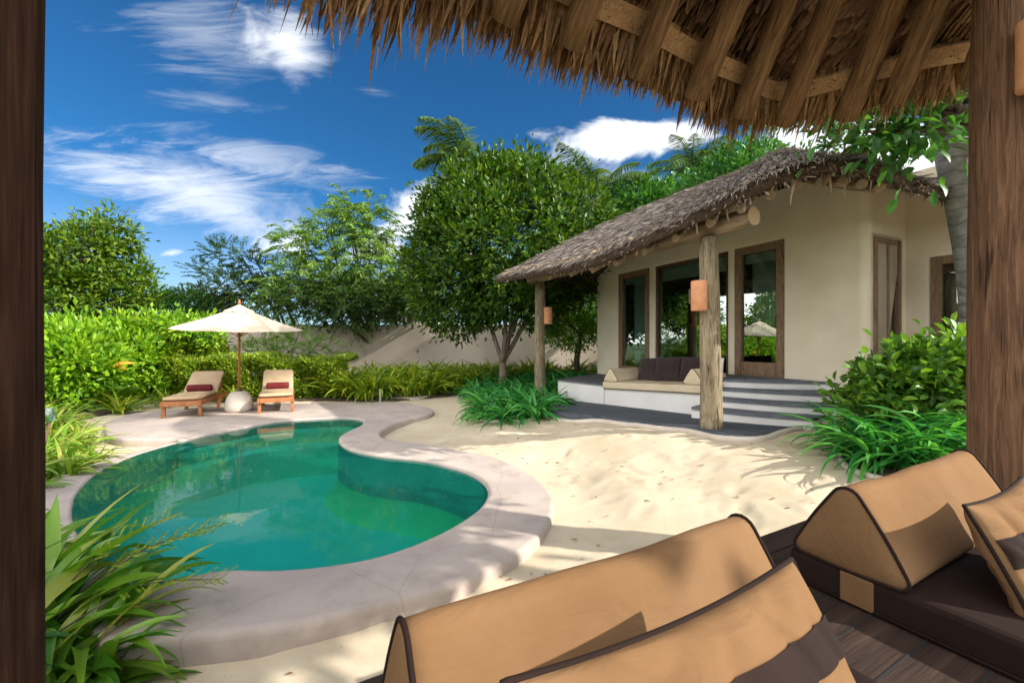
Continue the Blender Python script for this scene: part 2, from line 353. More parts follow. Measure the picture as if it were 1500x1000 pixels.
M['lf_bamboo'] = leaf('feathery_leaf', [(0.072, 0.160, 0.043), (0.145, 0.261, 0.065), (0.232, 0.377, 0.087), (0.319, 0.464, 0.131)], trans=.35)
M['lf_fern'] = leaf('dark_feathery_leaf', [(0.019, 0.052, 0.016), (0.039, 0.098, 0.021), (0.072, 0.143, 0.026), (0.117, 0.195, 0.033)], trans=.25)
M['lf_lily'] = leaf('lily_leaf', [(0.073, 0.144, 0.012), (0.146, 0.256, 0.017), (0.270, 0.352, 0.023), (0.416, 0.432, 0.043)], rough=.35, trans=.3)
M['lf_spider'] = leaf('blue_green_lily_leaf', [(0.019, 0.128, 0.032), (0.040, 0.224, 0.051), (0.080, 0.336, 0.072), (0.144, 0.448, 0.080)], rough=.35, trans=.3)
M['lf_dry'] = leaf('yellowing_leaf', [(0.094, 0.227, 0.018), (0.188, 0.374, 0.032), (0.313, 0.422, 0.052), (0.376, 0.357, 0.078), (0.104, 0.276, 0.026)], rough=.4, trans=.3)
M['lf_front'] = leaf('glossy_strap_leaf', [(.05, .16, .014), (.085, .22, .018), (.13, .29, .022), (.19, .34, .03), (.07, .19, .016), (.24, .34, .04), (.36, .33, .06)], rough=.32, trans=.32)
M['lf_palm'] = leaf('palm_leaf', [(0.051, 0.109, 0.029), (0.087, 0.160, 0.041), (0.145, 0.217, 0.051)], rough=.4, trans=.25)
M['lf_shrub'] = leaf('glossy_shrub_leaf', [(0.034, 0.109, 0.015), (0.075, 0.189, 0.023), (0.142, 0.290, 0.032), (0.226, 0.392, 0.039)], rough=.32, trans=.3)
M['lf_litter'] = leaf('dry_litter', [(.08, .05, .025), (.2, .12, .05), (.3, .2, .1), (.12, .06, .03)], trans=0)
M['lf_orange'] = leaf('withered_orange_leaf', [(.6, .27, .02), (.75, .4, .04)], trans=.2, tcol=(1, 1, .6))
def water_mat():
    m, nt, out = new_mat('pool_water'); L = nt.links.new
    tc = N(nt, 'ShaderNodeTexCoord'); n1 = N(nt, 'ShaderNodeTexNoise', Scale=1.4, Detail=2.0, Distortion=.5); L(tc.outputs['Object'], n1.inputs['Vector'])
    n2 = N(nt, 'ShaderNodeTexNoise', Scale=11.0, Detail=2.0, Distortion=.4); L(tc.outputs['Object'], n2.inputs['Vector'])
    a = N(nt, 'ShaderNodeMath', operation='MULTIPLY_ADD'); L(n2.outputs['Fac'], a.inputs[0]); a.inputs[1].default_value = .16; L(n1.outputs['Fac'], a.inputs[2])
    bp = N(nt, 'ShaderNodeBump', Strength=.10, Distance=.03); L(a.outputs[0], bp.inputs['Height'])
    g = N(nt, 'ShaderNodeBsdfGlossy', Roughness=.02); L(bp.outputs[0], g.inputs['Normal'])
    t = N(nt, 'ShaderNodeBsdfTransparent'); t.inputs[0].default_value = (.22, .86, .84, 1)
    f = N(nt, 'ShaderNodeFresnel', IOR=1.33); L(bp.outputs[0], f.inputs['Normal'])
    d = N(nt, 'ShaderNodeBsdfDiffuse'); d.inputs[0].default_value = (.01, .29, .215, 1); md = N(nt, 'ShaderNodeMixShader'); md.inputs[0].default_value = .2; L(t.outputs[0], md.inputs[1]); L(d.outputs[0], md.inputs[2])
    mx = N(nt, 'ShaderNodeMixShader'); L(f.outputs[0], mx.inputs[0]); L(md.outputs[0], mx.inputs[1]); L(g.outputs[0], mx.inputs[2]); L(mx.outputs[0], out.inputs[0]); return m
M['water'] = water_mat()
def glass_mat():
    m, nt, out = new_mat('window_glass'); L = nt.links.new
    tc = N(nt, 'ShaderNodeTexCoord'); n1 = N(nt, 'ShaderNodeTexNoise', Scale=.9, Detail=1.0); L(tc.outputs['Object'], n1.inputs['Vector'])
    bp = N(nt, 'ShaderNodeBump', Strength=.03, Distance=.05); L(n1.outputs['Fac'], bp.inputs['Height'])
    g = N(nt, 'ShaderNodeBsdfGlossy', Roughness=.0); L(bp.outputs[0], g.inputs['Normal']); g.inputs['Color'].default_value = (.9, .96, .94, 1)
    t = N(nt, 'ShaderNodeBsdfTransparent'); t.inputs[0].default_value = (.75, .84, .80, 1)
    f = N(nt, 'ShaderNodeLayerWeight', Blend=.5); L(bp.outputs[0], f.inputs['Normal'])
    mr = N(nt, 'ShaderNodeMapRange'); L(f.outputs['Fresnel'], mr.inputs[0]); mr.inputs[3].default_value = .22; mr.inputs[4].default_value = .30
    mx = N(nt, 'ShaderNodeMixShader'); L(mr.outputs[0], mx.inputs[0]); L(t.outputs[0], mx.inputs[1]); L(g.outputs[0], mx.inputs[2]); L(mx.outputs[0], out.inputs[0]); return m
M['glass'] = glass_mat()
# ================================================================== SETTING
# ---- pool and its deck (deck top is z = 0)
far_inner = [(264, 644), (300, 636), (340, 628), (396, 617), (440, 613), (484, 611), (515, 611), (530, 614), (532, 617), (527, 623), (511, 630), (498, 638), (496, 644), (501, 650), (515, 657),
             (546, 664), (581, 668), (624, 673), (657, 681), (683, 689), (703, 700), (713, 711), (714, 723), (706, 738), (690, 752), (660, 771), (620, 790), (560, 811), (500, 823), (450, 829), (400, 832),
             (345, 831), (304, 835), (273, 842), (255, 850)]
left_inner = [(264, 644), (198, 663), (145, 688), (117, 714), (108, 736), (109, 756), (119, 780), (150, 815), (200, 840), (245, 862)]
outer = [(152, 620), (190, 606), (260, 599), (374, 592), (440, 590.5), (500, 589), (556, 588), (580, 588.5), (600, 590.5), (618, 593.5), (632, 598), (636, 602), (624, 607.5), (597, 614), (575, 621), (559, 631), (557, 636),
         (566, 641.5), (604, 647), (668, 657), (719, 667), (757, 682), (792, 703), (811, 727), (811, 748), (801, 770), (782, 793), (752, 815), (705, 838), (655, 858), (600, 873), (540, 889), (440, 911), (352, 923), (264, 933), (176, 944)]
P2 = lambda px: Vector(at(*px, 0)[:2])
inn = [Vector((p.x, p.y, 0)) for p in catmull([at(*p) for p in far_inner], 5)]
linn = [Vector((p.x, p.y, 0)) for p in catmull([at(*p) for p in left_inner], 6)]
out_ = [Vector((p.x, p.y, 0)) for p in catmull([at(*p) for p in outer], 5)]
endc = [Vector((p.x, p.y, 0)) for p in catmull([(-2.07, 2.25, 0), (-2.32, 2.33, 0), (-2.44, 2.55, 0), (-2.40, 2.75, 0), tuple(inn[-1])], 4)][1:-1]
tipc = [Vector(at(*p)) for p in ((255, 642), (180, 642.5), (154, 637))]
deckloop = out_ + endc + inn[::-1] + tipc
def clean(loop, d=.012):
    o = [loop[0]]
    for p in loop[1:]:
        if (p - o[-1]).length > d: o.append(p)
    if (o[0] - o[-1]).length < d: o.pop()
    return o
def resample(loop, step=.06):
    L_ = loop + [loop[0]]; d = [0.0]
    for a, b in zip(L_, L_[1:]): d.append(d[-1] + (b - a).length)
    n = max(8, int(d[-1] / step)); o = []; i = 0
    for k in range(n):
        s_ = d[-1] * k / n
        while d[i + 1] < s_: i += 1
        o.append(L_[i].lerp(L_[i + 1], (s_ - d[i]) / max(1e-9, d[i + 1] - d[i])))
    return [(o[k - 1] + o[k] * 2 + o[(k + 1) % n]) / 4 for k in range(n)]
def area(l): return sum(a.x * b.y - b.x * a.y for a, b in zip(l, l[1:] + l[:1])) / 2
def slab(loop, prof, name, mat, zfun=None, parent=None, smooth=True):
    """flat slab with a rounded rim: prof = [(inset, z), ...] from the top face outwards and down"""
    loop = resample(clean(loop))
    if area(loop) < 0: loop = loop[::-1]
    n = len(loop); nr = []
    for i in range(n):
        t = (loop[(i + 1) % n] - loop[i - 1]).normalized(); nr.append(Vector((-t.y, t.x, 0)))
    for _ in range(2): nr = [((nr[i - 1] + nr[i] * 2 + nr[(i + 1) % n])).normalized() for i in range(n)]
    V, F = [], []
    for ins, z in prof:
        for i in range(n):
            p = loop[i] + nr[i] * ins; V.append((p.x, p.y, z + (zfun(p.x, p.y) if zfun else 0)))
    F += [tuple(f) for f in tessellate_polygon([[Vector((V[i][0], V[i][1], 0)) for i in range(n)]])]
    F = [f if (Vector(V[f[1]]) - Vector(V[f[0]])).cross(Vector(V[f[2]]) - Vector(V[f[0]])).z > 0 else f[::-1] for f in F]
    for k in range(len(prof) - 1):
        for i in range(n):
            j = (i + 1) % n; F.append((k * n + i, (k + 1) * n + i, (k + 1) * n + j, k * n + j))
    o = mesh_obj(name, V, F, mat, parent)
    if smooth:
        for p in o.data.polygons:
            if len(p.vertices) == 4: p.use_smooth = True
    return o
rim = [(.05, 0), (.022, -.006), (.006, -.022), (0, -.05), (0, -.12), (-.012, -.6)]
tag(slab(deckloop, rim, 'pool_deck', M['deck']), kind='structure')
# low kerb along the pool's left side, nearly level with the water
lc = clean(linn); nl = len(lc); louter = []
for i, p in enumerate(lc):
    t = (lc[min(i + 1, nl - 1)] - lc[max(i - 1, 0)]).normalized(); s = i / (nl - 1)
    w = .03 + .5 * min(1, s * 3.2) + (.12 if s > .5 else 0)
    louter.append(p + Vector((t.y, -t.x, 0)) * w)
if inside([(q.x, q.y) for q in lc + inn], louter[nl // 2].x, louter[nl // 2].y):
    louter = [p * 2 - q for p, q in zip(lc, louter)]
kerbloop = lc + louter[::-1]
tag(slab(kerbloop, [(.04, -.028), (.015, -.033), (.0, -.06), (0, -.6)], 'pool_kerb', M['deck']), kind='structure')
poolloop = clean(inn + linn[::-1][:-1])
# basin: wall, floor, ledge
def ring(loop, dz): return [(p.x, p.y, dz) for p in loop]
pl = poolloop if area(poolloop) > 0 else poolloop[::-1]
npl = len(pl); cen = Vector((-2.0, 4.6, 0))
nrm = []
for i in range(npl):
    t = (pl[(i + 1) % npl] - pl[i - 1]).normalized(); nrm.append(Vector((-t.y, t.x, 0)))
for _ in range(4): nrm = [(nrm[i - 1] + nrm[i] * 2 + nrm[(i + 1) % npl]).normalized() for i in range(npl)]
g = Geo(); V = []; F = []
wp = [(-.06, -.046), (-.06, -.14), (-.03, -.5), (.06, -.86), (.2, -.98)]
for ins, z in wp:
    for i in range(npl):
        q = pl[i] + nrm[i] * (ins + .012); V.append((q.x, q.y, z))
for k in range(len(wp) - 1):
    for i in range(npl):
        j = (i + 1) % npl; F.append((k * npl + i, k * npl + j, (k + 1) * npl + j, (k + 1) * npl + i))
basin_wall = mesh_obj('pool_wall', V, F, M['basin_wall'], smooth=True); tag(basin_wall, kind='structure')
b0 = (len(wp) - 1) * npl
F2 = [tuple(f) for f in tessellate_polygon([[Vector((V[b0 + i][0], V[b0 + i][1], 0)) for i in range(npl)]])]
tag(mesh_obj('pool_floor', [(p.x - nrm[i].x * .05, p.y - nrm[i].y * .05, -.97) for i, p in enumerate([Vector((V[b0 + i][0], V[b0 + i][1], 0)) for i in range(npl)])], F2, M['basin']), kind='structure')
wl = [p - nrm[i] * .03 for i, p in enumerate(pl)]
Fw = [tuple(f) for f in tessellate_polygon([[Vector((p.x, p.y, 0)) for p in wl]])]
Vw = [(p.x, p.y, -.042) for p in wl]
Fw = [f if (Vector(Vw[f[1]]) - Vector(Vw[f[0]])).cross(Vector(Vw[f[2]]) - Vector(Vw[f[0]])).z > 0 else f[::-1] for f in Fw]
tag(mesh_obj('water', Vw, Fw, M['water']), kind='structure')
# entry steps under water at the far end
for k, (dep, z0) in enumerate(((.42, -.20), (.85, -.42))):
    a = [Vector((p.x, p.y, 0)) for p in catmull([at(*p) for p in ((264, 644), (300, 636), (340, 628), (396, 617), (440, 613), (484, 611), (515, 611), (531, 615))], 4)]
    bb = [p + Vector((.18, -1, 0)).normalized() * dep * min(1, .25 + 3 * min(i, len(a) - 1 - i) / len(a)) for i, p in enumerate(a)]
    tag(slab(a + bb[::-1], [(.03, z0), (.01, z0 - .01), (0, z0 - .03), (0, z0 - .6)], 'pool_step', M['ledge']), kind='structure')

# ---- sand: a gently rising sheet, cut out around the pool
CP = np.array([(-2.07, 2.2, -.165), (-1.5, 2.3, -.165), (-1.1, 2.42, -.14), (-.77, 2.55, -.125), (-.3, 2.8, -.11), (0, 3.1, -.10), (.4, 4.2, -.07), (.35, 5.3, -.05), (-.4, 6, -.015), (-1.2, 6.4, -.02), (-1.7, 7, -.15), (-1.8, 8, -.15), (-1.3, 9.3, -.1),
               (.3, 7.4, .06), (.75, 7.9, .17), (1.6, 7.0, .235), (2, 6.5, .27), (2.5, 5.95, .31), (3.1, 5.3, .335), (3.9, 5.75, .345), (4.3, 5.4, .35), (1.5, 4.6, .08), (3, 3.6, .14), (1.2, 3, -.06), (0, 9.5, .0), (-1, 12, 0), (4, 4.4, .25), (5.4, 4.2, .32), (0, 1.2, -.15), (3, 1, .0), (7, 5, .35), (6, 9, .3),
               (-3, 1.5, -.2), (-5, 3, -.2), (-6.5, 6, -.15), (-9, 9, -.05), (-10, 13, 0), (-4, 13, 0), (3, 15, .1), (10, 12, .3), (-12, 3, -.1), (0, -3, -.3), (9, -2, .1), (-8, -3, -.3), (3, 12, .15)])
def sandz(x, y):
    x = np.asarray(x, float); y = np.asarray(y, float)
    d2 = (x[..., None] - CP[:, 0]) ** 2 + (y[..., None] - CP[:, 1]) ** 2
    w = 1 / (d2 + .04) ** 1.6
    return (w * CP[:, 2]).sum(-1) / w.sum(-1)
gz = lambda x, y: float(sandz(x, y))
hole = [(p.x, p.y) for p in clean(out_ + endc + louter[::-1] + tipc)]
FP = np.random.default_rng(4); NF = 230
fpx, fpy, fpa = FP.uniform(-1.3, 4.0, NF), FP.uniform(2.4, 8.2, NF), FP.uniform(0, 6.28, NF)
def lumps(x, y):
    z = lumps0(x, y)
    for a, b, an in zip(fpx, fpy, fpa):
        m = (np.abs(x - a) < .4) & (np.abs(y - b) < .4)
        if not m.any(): continue
        u = (x[m] - a) * math.cos(an) + (y[m] - b) * math.sin(an); v = (y[m] - b) * math.cos(an) - (x[m] - a) * math.sin(an)
        d = np.sqrt((u / .15) ** 2 + (v / .07) ** 2); z[m] += -.010 * np.exp(-d ** 2.5) + .0045 * np.exp(-((d - 1.45) / .45) ** 2)
    return z
def lumps0(x, y):
    z = np.zeros_like(x)
    for f, a, (p, q) in ((1.7, .004, (.3, 1.1)), (3.9, .003, (2.2, .4)), (7.3, .004, (.9, 3.1)), (12.7, .003, (5.2, 1.7))):
        z += a * np.sin(f * x * 1.13 + 2 * np.sin(f * .6 * y + p) + q) * np.sin(f * y * .97 + 1.7 * np.sin(f * .55 * x + q) + p)
    return z
def sheet(name, xs, ys, zf, mat, mask=None, edge_drop=None):
    X, Y = np.meshgrid(xs, ys); Z = zf(X, Y)
    if edge_drop:
        Z[0, :] -= edge_drop; Z[-1, :] -= edge_drop; Z[:, 0] -= edge_drop; Z[:, -1] -= edge_drop
    nx, ny = len(xs), len(ys)
    V = np.stack([X, Y, Z], -1).reshape(-1, 3)
    idx = np.arange(nx * ny).reshape(ny, nx)
    F = np.stack([idx[:-1, :-1], idx[:-1, 1:], idx[1:, 1:], idx[1:, :-1]], -1).reshape(-1, 4)
    if mask is not None:
        c = V[F].mean(1); F = F[~mask(c[:, 0], c[:, 1])]
    return mesh_obj(name, V, F, mat, None, True)
cx_, cy_ = -2.2, 5.2
inset = [(x + (.10 if x < cx_ else -.10) * 0 , y) for x, y in hole]
hp = clean([Vector((x, y, 0)) for x, y in hole])
if area(hp) < 0: hp = hp[::-1]
hn = []
for i in range(len(hp)):
    t = (hp[(i + 1) % len(hp)] - hp[i - 1]).normalized(); hn.append(Vector((-t.y, t.x, 0)))
hin = [(p.x + n.x * .13, p.y + n.y * .13) for p, n in zip(hp, hn)]
xs = np.concatenate([np.linspace(-15, -5, 40, endpoint=False), np.arange(-5, 5, .04), np.linspace(5, 14, 40)])
ys = np.concatenate([np.linspace(-5, 1.2, 25, endpoint=False), np.arange(1.2, 8, .04), np.linspace(8, 24, 70)])
tag(sheet('sand', xs, ys, lambda x, y: sandz(x, y) + lumps(x, y), M['sand'], lambda x, y: inside(hin, x, y), 1.5), kind='structure')
s = 600.0
tag(sheet('ground', np.array([-s, -60, -16, 0, 15, 60, s]), np.array([-s, -60, -6, 10, 25, 60, s]), lambda x, y: np.full_like(x, -1.75), M['grass']), kind='structure')
# planting beds: soil lying on the sand
def bed(name, loop, lift=.045):
    loop = [Vector((p[0], p[1], 0)) for p in catmull([(*p, 0) for p in loop], 5, True)]
    return tag(slab(loop, [(.12, lift), (.04, lift - .015), (0, -.05)], name, M['soil'], gz), kind='structure'), loop
def edging(loop, name='bed_edging', r=.035, mat='stone', closed=True):
    P = [(p[0], p[1], gz(p[0], p[1]) + .012) for p in loop]
    g = Geo(); g.add(*(loop_tube(P, r) if closed else tube(P, r)))
    return tag(g.obj(name, M[mat], None, True), kind='structure')
mid_bed = [(-.75, 10.6), (-.72, 9.2), (-.35, 8.35), (.25, 7.95), (.62, 8.15), (.9, 9.4), (1.3, 11.2), (2.2, 12.6), (3.2, 13.8), (1, 15.5), (-1.2, 13.2)]
right_bed = [(4.35, 5.45), (3.75, 4.85), (3.55, 4.35), (4.0, 3.75), (5.2, 3.2), (7.2, 3.4), (7.2, 5.4), (6.2, 6.4), (5.2, 6.2)]
_, mb = bed('garden_bed', mid_bed); _, rb = bed('garden_bed', right_bed)
edging(mb); edging(rb)
bed('garden_bed', [(-13, 12.2), (-10, 11.6), (-8.4, 11.35), (-6.0, 11.5), (-3.7, 11.35), (-2.9, 11.6), (-1.6, 12.6), (-.6, 14.2), (3, 16.4), (-4, 18.5), (-13, 19)])
bed('garden_bed', [(-12, 3), (-5.6, 3.2), (-5.25, 4.6), (-5.6, 5.6), (-6.3, 6.6), (-8.3, 7.4), (-8.9, 8.6), (-9.6, 10.6), (-13, 11)])
bed('garden_bed', [(-4.9, 1.0), (-2.9, 1.3), (-2.25, 2.0), (-2.6, 2.35), (-3.2, 2.35), (-4.6, 2.9), (-5.0, 3.0)])

# ---- dry bits on the sand
n = 420
X = rng.uniform(-1.6, 4, n); Y = rng.uniform(2.2, 8.5, n); ok = ~inside(hole, X, Y); X, Y = X[ok], Y[ok]; n = len(X)
Z = sandz(X, Y) + lumps(X, Y) + .009; A = rng.uniform(0, 6.28, n); Ls = rng.uniform(.008, .035, n); W = Ls * rng.uniform(.15, .5, n)
dx, dy = np.cos(A), np.sin(A)
V = np.stack([np.stack([X - dx * Ls, Y - dy * Ls, Z], -1), np.stack([X - dy * W, Y + dx * W, Z + .004], -1), np.stack([X + dx * Ls, Y + dy * Ls, Z + .003], -1), np.stack([X + dy * W, Y - dx * W, Z + .002], -1)], 1).reshape(-1, 3)
tag(mesh_obj('leaf_litter', V, np.arange(4 * n).reshape(n, 4), M['lf_litter']), 'dry leaf crumbs and twigs strewn over the pale sand', 'litter', kind='stuff')
# ---- stepping stones on the far path
for i, (px, py, r) in enumerate(((598, 586, .42), (640, 579, .40), (664, 573.5, .36))):
    c = Vector(at(px, py, -.06)); lp = [Vector((c.x + r * 1.35 * (1 + .12 * math.sin(3 * a + i)) * math.cos(a), c.y + r * (1 + .1 * math.cos(2 * a + i)) * math.sin(a), 0)) for a in np.linspace(0, 6.2832, 26)[:-1]]
    z0 = gz(c.x, c.y)
    tag(slab(lp, [(.05, z0 + .06), (.01, z0 + .05), (0, z0 + .02), (0, z0 - .1)], 'stepping_stone', M['flatstone']),
        ('flat stepping stone nearest the pool deck on the sandy path', 'middle stepping stone of the sandy path beside the lilies', 'farthest stepping stone where the sandy path meets the border')[i], 'stone', 'stepping stones of the sandy path')

# ================================================================== GARDEN WALL
gw = []
for k in range(61):
    t = k / 60; x = -13.5 + 18.5 * t; y = 19.6 - 2.4 * t + .25 * math.sin(x * .6); gw.append((x, y, 2.28 + .07 * math.sin(x * 1.3) + .05 * math.sin(x * 3.1) + .13 * t))
V, F = [], []; prof = [(-.14, -9), (-.14, -.16), (-.11, -.05), (-.04, 0), (.04, 0), (.11, -.05), (.14, -.16), (.14, -9)]
for x, y, z in gw:
    for o, dz in prof: V.append((x + o * .13, y + o, z + dz if dz > -5 else -.3))
for i in range(60):
    for k in range(7): F.append((i * 8 + k, i * 8 + k + 1, (i + 1) * 8 + k + 1, (i + 1) * 8 + k))
F += [tuple(range(8)), tuple(60 * 8 + k for k in range(8))[::-1]]
tag(mesh_obj('garden_wall', V, F, M['gardenwall'], None, True), 'long stained plaster garden wall with a wavy rounded top behind the plants', 'wall')

# ================================================================== VILLA
E = Vector((.4326, -.9016, 0)); NN = Vector((.9016, .4326, 0)); O = Vector((2.48, 12.4, 0))   # along the front towards the viewer; into the house; far corner
def wp_(a, z, dep=0.0): return O + E * a + NN * dep + Vector((0, 0, z))
villa = empty('villa', (4.0, 9.0, .2)); tag(villa, 'cream plastered villa with shaggy grey thatched roof and timber framed windows', 'villa')
FL = .95
def wall_sheet(g, base, e, nin, length, z0, z1, holes, thick=.28):
    """plane wall with openings whose edges are rounded; holes = [(a0, a1, z0, z1)]"""
    pt = lambda a, z, d=0.0: base + e * a + nin * d + Vector((0, 0, z))
    outl = [(0, z0), (length, z0), (length, z1), (0, z1)]
    big = [[(a0 - .05, b0 - .05), (a1 + .05, b0 - .05), (a1 + .05, b1 + .05), (a0 - .05, b1 + .05)] for a0, a1, b0, b1 in holes]
    loops = [outl] + [h[::-1] for h in big]; flat = [p for l in loops for p in l]
    tr = tessellate_polygon([[Vector((a, z, 0)) for a, z in l] for l in loops])
    nrm = -nin
    V = [pt(a, z) for a, z in flat]
    F = []
    for f in tr:
        n = (V[f[1]] - V[f[0]]).cross(V[f[2]] - V[f[0]]); F.append(tuple(f) if n.dot(nrm) > 0 else tuple(f)[::-1])
    g.add(V, F)
    for a0, a1, b0, b1 in holes:
        V, F = [], []
        for ins, d in ((-.05, 0), (-.02, .012), (-.004, .03), (0, .06), (0, thick)):
            V += [pt(a0 + ins, b0 + ins, d), pt(a1 - ins, b0 + ins, d), pt(a1 - ins, b1 - ins, d), pt(a0 + ins, b1 - ins, d)]
        for k in range(4):
            for i in range(4):
                j = (i + 1) % 4; F.append((k * 4 + i, k * 4 + j, (k + 1) * 4 + j, (k + 1) * 4 + i))
        g.add(V, F)
WT = 4.3
openings = [(.907, 2.06, .8, 3.42), (2.25, 4.25, .8, 3.42), (4.40, 5.37, FL, 3.42)]
g = Geo(); RC = .13; LEN = 6.64
wall_sheet(g, O, E, NN, LEN - RC, -.2, WT, openings)
# left return of the wall
V = [wp_(0, -.2), wp_(0, WT), wp_(0, WT, 8), wp_(0, -.2, 8)]; g.add(V, [(0, 1, 2, 3)])
# rounded right corner
cc = wp_(LEN - RC, 0, RC); V, F = [], []
for k in range(13):
    a = k / 12 * math.pi / 2; d = -NN * math.cos(a) + E * math.sin(a); bulge = 1 + .0 * k
    for z in (-.2, WT): p = cc + d * RC; V.append((p.x, p.y, z))
for k in range(12): F.append((2 * k, 2 * k + 2, 2 * k + 3, 2 * k + 1))
g.add(V, F)
SB = wp_(LEN, 0, RC); SD = 1.12 - RC
wall_sheet(g, SB, NN, -E, SD, -.2, WT, [(.02, .82, FL - .1, 3.2)], .2)
WB = SB + NN * SD
wall_sheet(g, WB, E, NN, 1.75, -.2, WT, [(.30, 1.45, FL - .1, 2.9)])
V = [WB + E * 1.75 + Vector((0, 0, z)) + NN * d for z, d in ((-.2, 0), (WT, 0), (WT, 5), (-.2, 5))]; g.add(V, [(0, 3, 2, 1)])
vw = g.obj('wall', M['plaster'], villa, False)
for p in vw.data.polygons: p.use_smooth = abs(p.normal.z) < .01 and False
bmt = bmesh.new(); bmt.from_mesh(vw.data); bmesh.ops.remove_doubles(bmt, verts=bmt.verts, dist=.0008); bmt.to_mesh(vw.data); bmt.free()
vw.data.polygons.foreach_set('use_smooth', [True] * len(vw.data.polygons))
vw.data.set_sharp_from_angle(angle=R(32))
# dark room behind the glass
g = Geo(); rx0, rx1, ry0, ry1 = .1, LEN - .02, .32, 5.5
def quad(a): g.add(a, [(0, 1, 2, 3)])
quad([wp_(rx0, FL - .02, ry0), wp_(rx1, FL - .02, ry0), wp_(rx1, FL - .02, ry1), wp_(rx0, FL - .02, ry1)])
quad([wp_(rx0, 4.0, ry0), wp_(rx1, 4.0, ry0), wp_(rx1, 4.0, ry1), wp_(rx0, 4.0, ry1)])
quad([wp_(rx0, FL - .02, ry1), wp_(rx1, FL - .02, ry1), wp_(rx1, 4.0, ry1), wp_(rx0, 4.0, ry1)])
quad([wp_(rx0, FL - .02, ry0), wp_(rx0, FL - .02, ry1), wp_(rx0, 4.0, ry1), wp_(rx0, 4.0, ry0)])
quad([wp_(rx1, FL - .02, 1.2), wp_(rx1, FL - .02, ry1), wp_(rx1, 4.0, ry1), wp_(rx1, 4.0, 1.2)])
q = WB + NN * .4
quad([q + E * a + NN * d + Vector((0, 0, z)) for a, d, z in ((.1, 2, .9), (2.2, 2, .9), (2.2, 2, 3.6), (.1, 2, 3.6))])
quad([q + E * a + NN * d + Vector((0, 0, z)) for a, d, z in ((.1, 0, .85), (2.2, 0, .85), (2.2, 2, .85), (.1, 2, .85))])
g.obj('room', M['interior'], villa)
def window(name, base, e, nin, a0, a1, z0, z1, fw, mat, dep=.05, mull=(), th=.09, blind=0.0, bot=None):
    """frame of four (or more) timbers as one part, its pane a sub-part"""
    rot = Matrix(((e.x, nin.x, 0, 0), (e.y, nin.y, 0, 0), (0, 0, 1, 0), (0, 0, 0, 1)))
    mm = Matrix.Translation(base + e * ((a0 + a1) / 2) + nin * dep + Vector((0, 0, z0))) @ rot
    w, h = a1 - a0, z1 - z0; g = Geo(); bt = bot or fw
    def bar(c, s, k):
        bm = bmesh.new(); V, F = box((0, 0, 0), s); vs = [bm.verts.new(v) for v in V]
        for f in F: bm.faces.new([vs[i] for i in f])
        bmesh.ops.bevel(bm, geom=bm.edges[:], offset=.008, segments=2, affect='EDGES')
        V = [v.co + Vector(c) for v in bm.verts]; bm.verts.index_update(); F = [[v.index for v in f.verts] for f in bm.faces]; bm.free(); g.add(V, F)
    bar((-w / 2 + fw / 2, 0, h / 2), (fw, th, h), 0); bar((w / 2 - fw / 2, 0, h / 2), (fw, th, h), 0)
    bar((0, .004, h - fw / 2), (w - 2 * fw, th - .012, fw), 1); bar((0, .004, bt / 2), (w - 2 * fw, th - .012, bt), 1)
    for m_ in mull: bar((-w / 2 + m_ * w, .0, h / 2), (fw * .75, th - .02, h - fw - bt), 0)
    f = g.obj(name, mat, villa, False, mm)
    gp = Geo(); gp.add(*box((0, .012, (h - fw + bt) / 2), (w - 2 * fw + .01, .008, h - fw - bt + .01))); gp.obj('pane', M['glass'], f, False, mm)
    if blind:
        gb = Geo(); gb.add(*box((0, .10, h - fw - blind / 2), (w - 2 * fw, .02, blind))); gb.obj('roller_blind', M['blinds'], f, False, mm)
    return f
window('window', O, E, NN, .907, 2.06, .8, 3.42, .15, M['framewood'], .06, blind=.16)
window('window', O, E, NN, 2.25, 4.25, .8, 3.42, .07, M['darkframe'], .10, blind=.30)
door = window('door', O, E, NN, 4.40, 5.37, FL, 3.42, .14, M['framewood'], .06, blind=.18, bot=.26)
rot = Matrix(((E.x, NN.x, 0, 0), (E.y, NN.y, 0, 0), (0, 0, 1, 0), (0, 0, 0, 1)))
g = Geo(); g.add(*tube([wp_(5.27, 1.85, -.01), wp_(5.27, 1.85, -.05), wp_(5.27, 2.05, -.05), wp_(5.27, 2.05, -.01)], .01)); g.obj('handle', M['darkframe'], door)
window('window', SB, NN, -E, .02, .82, FL - .1, 3.2, .09, M['framewood'], .02, mull=(.52,))
window('window', WB, E, NN, .30, 1.45, FL - .1, 2.9, .12, M['framewood'], .05)
# pale curtain inside the far window
g = Geo(); V, F = [], []
for k in range(41):
    t = k / 40; V += [wp_(1.05 + .38 * t, 1.0, .45 + .035 * math.sin(t * 40)), wp_(1.05 + .38 * t, 3.3, .45 + .035 * math.sin(t * 40))]
for k in range(40): F.append((2 * k, 2 * k + 2, 2 * k + 3, 2 * k + 1))
g.add(V, F); g.obj('curtain', M['blinds'], villa, True)

g = Geo(); V, F = [], []
for k in range(61):
    t = k / 60; V += [wp_(4.5 + .78 * t, 1.75 + .16 * abs(math.sin(t * 9.4)), .42 + .03 * math.sin(t * 55)), wp_(4.5 + .78 * t, 3.22, .42 + .03 * math.sin(t * 55))]
for k in range(60): F.append((2 * k, 2 * k + 2, 2 * k + 3, 2 * k + 1))
g.add(V, F); g.obj('curtain', M['blinds'], villa, True)
